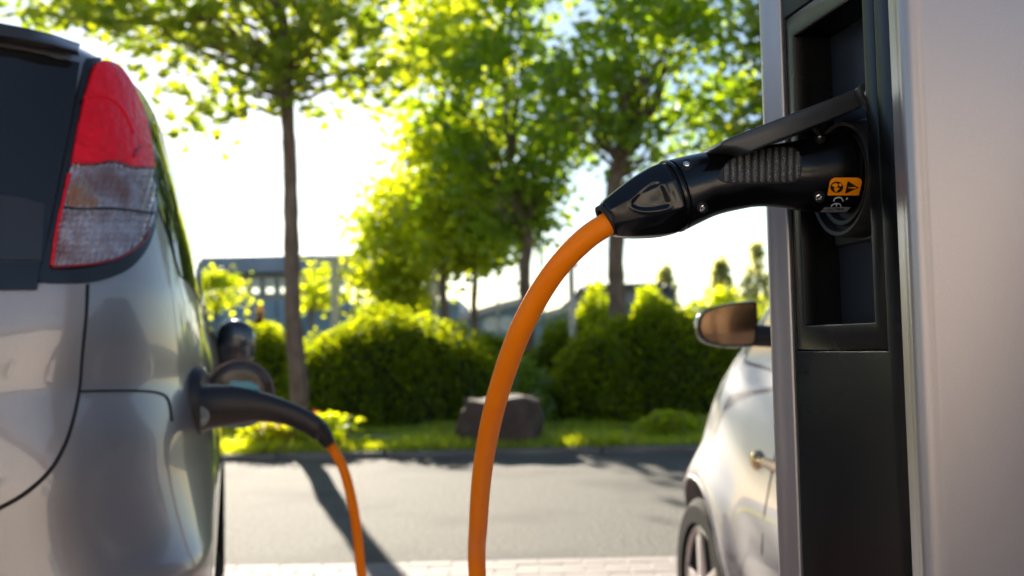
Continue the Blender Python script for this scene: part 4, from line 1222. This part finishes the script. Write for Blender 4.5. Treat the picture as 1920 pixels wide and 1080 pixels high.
# flowers
rs = np.random.RandomState(70)
fb = at(500, 800, 9.75)
fl_t = thing('flower_clump', 'clump of red and orange flowers in the verge beside the car plug', 'flowers', Vector((fb.x, 9.75, 0.045)))
P = np.stack([rs.normal(fb.x, 0.14, 420), rs.normal(9.75, 0.1, 420), rs.uniform(0.08, 0.30, 420)], 1)
leaves('foliage', P, np.full(420, 0.06), LEAF6, LEAF6_F, LF['grass'], fl_t, rs)
P = np.stack([rs.normal(fb.x, 0.12, 46), rs.normal(9.68, 0.09, 46), rs.uniform(0.24, 0.36, 46)], 1)
leaves('petals', P, np.full(46, 0.055), LEAF6, LEAF6_F, LF['red'], fl_t, rs)
fb2 = at(600, 800, 9.8)
fl_t = thing('flower_clump', 'tufted plant with a few orange blooms right under the maple trunk', 'flowers', Vector((fb2.x, 9.8, 0.045)))
P = np.stack([rs.normal(fb2.x, 0.13, 500), rs.normal(9.8, 0.1, 500), rs.uniform(0.05, 0.36, 500)], 1)
leaves('foliage', P, np.full(500, 0.08), LEAF6, LEAF6_F, LF['lime'], fl_t, rs)
P = np.stack([rs.normal(fb2.x - 0.02, 0.07, 14), rs.normal(9.75, 0.07, 14), rs.uniform(0.34, 0.42, 14)], 1)
leaves('petals', P, np.full(14, 0.05), LEAF6, LEAF6_F, LF['red'], fl_t, rs)
# grass on the verge
n = 60000
P = np.stack([rs.uniform(-5.5, 4.5, n), rs.uniform(Y_KERB + 0.13, 11.9, n), np.full(n, 0.04)], 1)
P = P[(P[:, 1] < 10.43) | (P[:, 1] > 11.2)]
n = len(P)
th = rs.uniform(0, 2 * math.pi, n)
up = np.stack([rs.normal(0, 0.32, n), rs.normal(0, 0.32, n), np.ones(n)], 1); up /= np.linalg.norm(up, axis=1)[:, None]
bx = np.stack([np.cos(th), np.sin(th), np.zeros(n)], 1); bx -= up * (bx * up).sum(1)[:, None]; bx /= np.linalg.norm(bx, axis=1)[:, None]
hgt = 0.09 * (0.6 + 0.5 * np.sin(P[:, 0] * 2.1) ** 2 + 0.4 * rs.rand(n))
BL = BLADE.copy(); BL[:, 0] *= 1.6
leaves('grass', P, hgt, BL[:, :], np.array([(0, 1, 2), (0, 2, 3), (3, 2, 4)]), LF['grass'], None, rs, basis=(bx, up, np.cross(bx, up)))
tagg = [o for o in COL.objects if o.name == 'grass'][0]
tag(tagg, 'short sunlit grass on the verge along the kerb', 'grass', kind='stuff')
# far conifers, distance haze put into their pale needle colour
def fir(label, px, Y, h, w, seed):
    rs = np.random.RandomState(seed)
    b = at(px, 640, Y); base = Vector((b.x, Y, -0.05))
    t = thing('fir_tree', label, 'tree', base, 0, None)
    v, f = tube([base, base + Vector((0, 0, h * 0.5)), base + Vector((0, 0, h * 0.98))], [0.14, 0.09, 0.02], 8)
    obj('trunk', v, f, MT['bark'], t)
    n = 480
    lv = rs.rand(n) ** 0.8
    tier = 1 - 0.35 * ((lv * 9) % 1.0)
    r = (1 - lv) * w * 0.72 * tier * rs.uniform(0.2, 1.0, n) ** 0.6 + 0.04
    a = rs.uniform(0, 2 * math.pi, n)
    P = np.stack([base.x + r * np.cos(a), Y + r * np.sin(a), h * (0.12 + 0.88 * lv) - 0.15 * r], 1)
    leaves('crown', P, np.full(n, 0.32), LEAF6, LEAF6_F, LF['fir'], t, rs, 0.2)
fir('pale pointed fir directly above the pale car mirror', 1356, 38.0, 4.1, 2.7, 71)
fir('pale loose fir between broad trunk and the pointed fir', 1252, 40.0, 4.1, 2.0, 72)
fir('tall pale fir close beside the charging column edge', 1424, 36.0, 4.5, 2.4, 73)

# ------------------------------------------------------------------ boulder, posts, lamp, buildings
bc = at(938, 800, 9.95)
bm = bmesh.new()
bmesh.ops.create_cube(bm, size=1.0)
bmesh.ops.subdivide_edges(bm, edges=list(bm.edges), cuts=9, use_grid_fill=True)
rs = np.random.RandomState(80)
for vtx in bm.verts:
    p = vtx.co
    q = Vector([math.copysign(abs(c) ** 1.0, c) for c in p])
    rnd = p.normalized() * 0.62
    q = q.lerp(rnd, 0.32)
    q.x *= 0.80 * (1 - 0.12 * (q.z + 0.5)); q.y *= 0.55; q.z *= 0.56
    q.x += 0.05 * math.sin(p.z * 5 + p.y * 4); q.z += 0.03 * math.sin(p.x * 6) - 0.04 * p.x
    vtx.co = q + Vector(rs.normal(size=3)) * 0.006 + Vector((bc.x, 9.95, 0.045 + 0.17))
bm.verts.index_update()
v = [x.co.copy() for x in bm.verts]; f = [[y.index for y in q.verts] for q in bm.faces]; bm.free()
o = obj('boulder', v, f, MT['rock'], None, sharp=25)
tag(o, 'brown-grey flat-topped boulder on the verge behind the orange cable', 'boulder')

def post(name, label, px, Y, top_py, rad, m, square=False, base_z=-0.05, extra=None, cat='post'):
    b = at(px, 640, Y); tp = at(px, top_py, Y)
    t = thing(name, label, cat, Vector((b.x, Y, base_z)))
    if square: v, f = box((b.x, Y, (tp.z + base_z) / 2), (rad * 2, rad * 2, tp.z - base_z), 0.015)
    else: v, f = tube([(b.x, Y, base_z), (b.x, Y, (base_z + tp.z) / 2), (b.x, Y, tp.z)], rad, 14)
    obj('shaft', v, f, m, t)
    v, f = box((b.x, Y, base_z + 0.06), (rad * 4, rad * 4, 0.05), 0.01)
    obj('base_plate', v, f, MT['steel'], t)
    if extra: extra(t, b.x, Y, tp.z)
    return t
MT['pale_post'] = mat('pale_post_paint', (0.52, 0.50, 0.46), 0.6)
MT['blue_post'] = mat('blue_post_paint', (0.10, 0.22, 0.32), 0.5)
MT['globe'] = mat('lamp_globe_opal', (0.82, 0.84, 0.85), 0.25)
def board_top(t, x, Y, z):
    v, f = box((x + 0.05, Y - 0.02, z - 0.05), (0.9, 0.04, 0.14), 0.01)
    obj('cross_arm', v, f, MT['pale_post'], t)
def cap_top(t, x, Y, z):
    v, f = box((x - 0.06, Y, z + 0.02), (0.34, 0.12, 0.06), 0.02)
    obj('lamp_head', v, f, MT['steel'], t)
def globe_top(t, x, Y, z):
    v, f = lathe([(0.0, 0.19)] + [(0.19 * math.sin(a), 0.19 * math.cos(a)) for a in np.linspace(0.2, 2.8, 14)] + [(0.05, -0.19), (0.05, -0.24), (0, -0.24)], (x, Y, z), (0, 0, 1), 24)
    obj('lamp_globe', v, f, MT['globe'], t)
post('sign_post', 'pale square post with a cross arm standing right of the maple trunk', 629, 22.0, 482, 0.085, MT['pale_post'], True, extra=board_top)
post('globe_lamp', 'white globe lamp on a pale post behind the left hedge', 817, 21.0, 540, 0.05, MT['pale_post'], extra=globe_top, cat='lamp')
post('grey_post', 'grey metal post with a small lamp head, right of the orange cable', 1074, 13.6, 500, 0.045, MT['steel'], extra=cap_top, cat='lamp')
post('flag_pole', 'thin blue pole rising beside the forked tree trunk', 1019, 18.5, 330, 0.03, MT['blue_post'])
post('thin_post', 'thin grey post left of the orange cable before the blue hall', 934, 24.0, 505, 0.03, MT['steel'])

# buildings
MT['blue_wall'] = mat('blue_wall_render', (0.26, 0.37, 0.44), 0.7, var=((0.22, 0.32, 0.39), 2, 0.4, 0.7))
MT['roof_pale'] = mat('pale_roof_sheet', (0.55, 0.50, 0.44), 0.6)
MT['fascia'] = mat('grey_blue_fascia', (0.30, 0.34, 0.42), 0.6, var=((0.24, 0.28, 0.34), 1.5, 0.4, 0.6))
MT['wall_grey'] = mat('grey_wall', (0.32, 0.32, 0.31), 0.8)
MT['win'] = mat('window_glass', (0.10, 0.13, 0.16), 0.03, spec=0.8)
MT['blind'] = mat('white_window_blind', (0.82, 0.80, 0.74), 0.7)
def pane_material():
    m = bpy.data.materials.new('clear_window_pane'); m.use_nodes = True
    N, L = m.node_tree.nodes, m.node_tree.links
    tr = N.new('ShaderNodeBsdfTransparent'); tr.inputs[0].default_value = (0.88, 0.92, 0.92, 1)
    gl = N.new('ShaderNodeBsdfGlossy'); gl.inputs['Roughness'].default_value = 0.02
    mx = N.new('ShaderNodeMixShader'); mx.inputs[0].default_value = 0.08
    L.new(tr.outputs[0], mx.inputs[1]); L.new(gl.outputs[0], mx.inputs[2]); L.new(mx.outputs[0], N['Material Output'].inputs[0])
    return m
MT['clear_pane'] = pane_material()
MT['dark_roof'] = mat('dark_roof_tiles', (0.11, 0.10, 0.095), 0.8)
Yb = 40.0
def X(px, Y): return at(px, 640, Y).x
def Z(py, Y, px=960): return at(px, py, Y).z
x0, x1 = X(300, Yb), X(652, Yb)
hall = thing('flat_roofed_building', 'long flat-roofed building with a blue-grey fascia and window band, far left', 'building', Vector(((x0 + x1) / 2, Yb, -0.06)))
zr, zf = Z(482, Yb, 500), Z(512, Yb, 500)
zw1, zw0 = Z(519, Yb, 500), Z(552, Yb, 500)
def bx(x0, x1, y0, y1, z0, z1, b=0.02): return box(((x0 + x1) / 2, (y0 + y1) / 2, (z0 + z1) / 2), (x1 - x0, y1 - y0, z1 - z0), b)
for za, zb, ya in ((-0.06, zw0, Yb + 0.3), (zw1, zf - 0.01, Yb + 0.3), (-0.06, zw0, Yb + 8.6)):
    v, f = bx(x0, x1, ya, ya + 0.3, za, zb)
    obj('wall', v, f, MT['wall_grey'], hall)
for i in range(14):
    xc = x0 + (x1 - x0) * i / 13
    v, f = bx(xc - 0.09, xc + 0.09, Yb + 0.31, Yb + 0.59, zw0 + 0.003, zw1 - 0.003)
    obj('pillar', v, f, MT['wall_grey'], hall)
for i in range(5):
    xc = x0 + (x1 - x0) * i / 4
    v, f = bx(xc - 0.12, xc + 0.12, Yb + 8.62, Yb + 8.88, zw0 + 0.003, zf - 0.003)
    obj('pillar', v, f, MT['wall_grey'], hall)
v, f = bx(x0 - 0.4, x1 + 0.4, Yb - 0.5, Yb + 9.4, zf, zr)
obj('roof', v, f, MT['fascia'], hall)
nwin = 13
for i in range(nwin):
    a = x0 + (x1 - x0) * (i + 0.08) / nwin; b = x0 + (x1 - x0) * (i + 0.92) / nwin
    zm = (zw0 + zw1) / 2
    fr = join(bx(a, b, Yb + 0.2, Yb + 0.29, zw1 - 0.06, zw1, 0), bx(a, b, Yb + 0.2, Yb + 0.29, zw0, zw0 + 0.06, 0), bx(a, a + 0.06, Yb + 0.2, Yb + 0.29, zw0 + 0.06, zw1 - 0.06, 0), bx(b - 0.06, b, Yb + 0.2, Yb + 0.29, zw0 + 0.06, zw1 - 0.06, 0))
    w_ = obj('window', *fr, MT['pale_post'], hall, smooth=False)
    v, f = bx(a + 0.06, b - 0.06, Yb + 0.25, Yb + 0.28, zw0 + 0.06, zw1 - 0.06, 0)
    obj('pane', v, f, MT['clear_pane'], w_, smooth=False)
    v, f = bx(a, b, Yb + 0.2, Yb + 0.29, 0.5, zw0 - 0.25, 0)
    obj('wall_panel', v, f, MT['blue_wall'], hall, smooth=False)
# blue hall with a pitched pale roof
def shed(label, name, pxa, pxb, Y, eave_py, ridge, wall_m, roof_m, depth=7.0):
    xa, xb = X(pxa, Y), X(pxb, Y)
    t = thing(name, label, 'building', Vector(((xa + xb) / 2, Y, -0.06)))
    pts = [(pxa, eave_py[0])] + ridge + [(pxb, eave_py[1])]
    top = [at(x, y, Y) for x, y in pts]
    poly = [Vector((xa, Y, -0.06))] + [Vector((p.x, Y, p.z)) for p in top] + [Vector((xb, Y, -0.06))]
    v, f = prism(poly, (0, depth, 0))
    obj('wall', v, f, wall_m, t, smooth=False)
    for a, b in zip(top[:-1], top[1:]):
        d = (b - a); nn = Vector((-d.z, 0, d.x)).normalized()
        if nn.z < 0: nn = -nn
        q = [Vector((a.x, Y - 0.35, a.z)) + nn * 0.01, Vector((b.x, Y - 0.35, b.z)) + nn * 0.01, Vector((b.x, Y - 0.35, b.z)) + nn * 0.22, Vector((a.x, Y - 0.35, a.z)) + nn * 0.22]
        v, f = prism(q, (0, depth + 0.7, 0))
        obj('roof', v, f, roof_m, t, smooth=False)
    return t, xa, xb
shed('low blue hall behind the left hedge, right of the sign post', 'blue_hall', 598, 862, 33.0, (590, 575), [(640, 584), (760, 573)], MT['blue_wall'], MT['blue_wall'])
t, xa, xb = shed('blue hall with a pale sloping roof left of the cable', 'blue_hall', 862, 1000, 31.0, (604, 566), [(930, 584)], MT['blue_wall'], MT['roof_pale'])
for px in (920, 950):
    b = at(px, 608, 31.0)
    v, f = lathe([(0, 0.03), (0.22, 0.03), (0.25, 0.0), (0.25, -0.03)], (b.x, 30.99, b.z), (0, -1, 0), 20)
    obj('round_window', v, f, MT['blind'], t)
shed('blue hall with a pale roof sloping up to the right of the cable', 'blue_hall', 1003, 1122, 30.0, (604, 566), [(1060, 588)], MT['blue_wall'], MT['roof_pale'])
shed('dark-roofed house behind the broad tree trunk', 'dark_house', 1078, 1262, 36.0, (566, 556), [(1096, 545), (1240, 543)], MT['wall_grey'], MT['dark_roof'])

# unseen building added behind the camera for warm bounce light and reflections
Yf = -13.0
MT['facade'] = mat('beige_facade_render', (0.50, 0.44, 0.40), 0.85, bump=(40, 0.004), var=((0.42, 0.37, 0.34), 0.7, 0.4, 0.7))
of = thing('added_bounce_building', 'beige building added behind the camera for bounce light, facing the charging column', 'building', Vector((0, Yf, -0.06)))
v, f = box((0, Yf - 5, 2.65), (44, 10, 5.4), 0.05)
obj('wall', v, f, MT['facade'], of)
v, f = box((0, Yf - 4.9, 5.47), (44.6, 10.6, 0.24), 0.04)
obj('roof', v, f, MT['dark_roof'], of)
wv, wf = join(*[box(c, sz, 0.01) for c, sz in (((0, 0.02, 0.75), (1.9, 0.10, 0.08)), ((0, 0.02, -0.75), (1.9, 0.10, 0.08)), ((-0.91, 0.02, 0), (0.08, 0.10, 1.42)), ((0.91, 0.02, 0), (0.08, 0.10, 1.42)), ((0, 0.02, 0), (0.05, 0.08, 1.42)))])
pvv, pff = box((0, 0.015, 0), (1.74, 0.03, 1.42), 0)
w0 = p0 = None
for r_ in (1,):
    for k in range(-4, 5):
        c = Vector((k * 4.6 + 1.4, Yf + 0.01, 2.2))
        w_ = obj('window', [p + c for p in wv], wf, MT['pale_post'], of)
        obj('pane', [p + c for p in pvv], pff, MT['win'], w_, smooth=False)
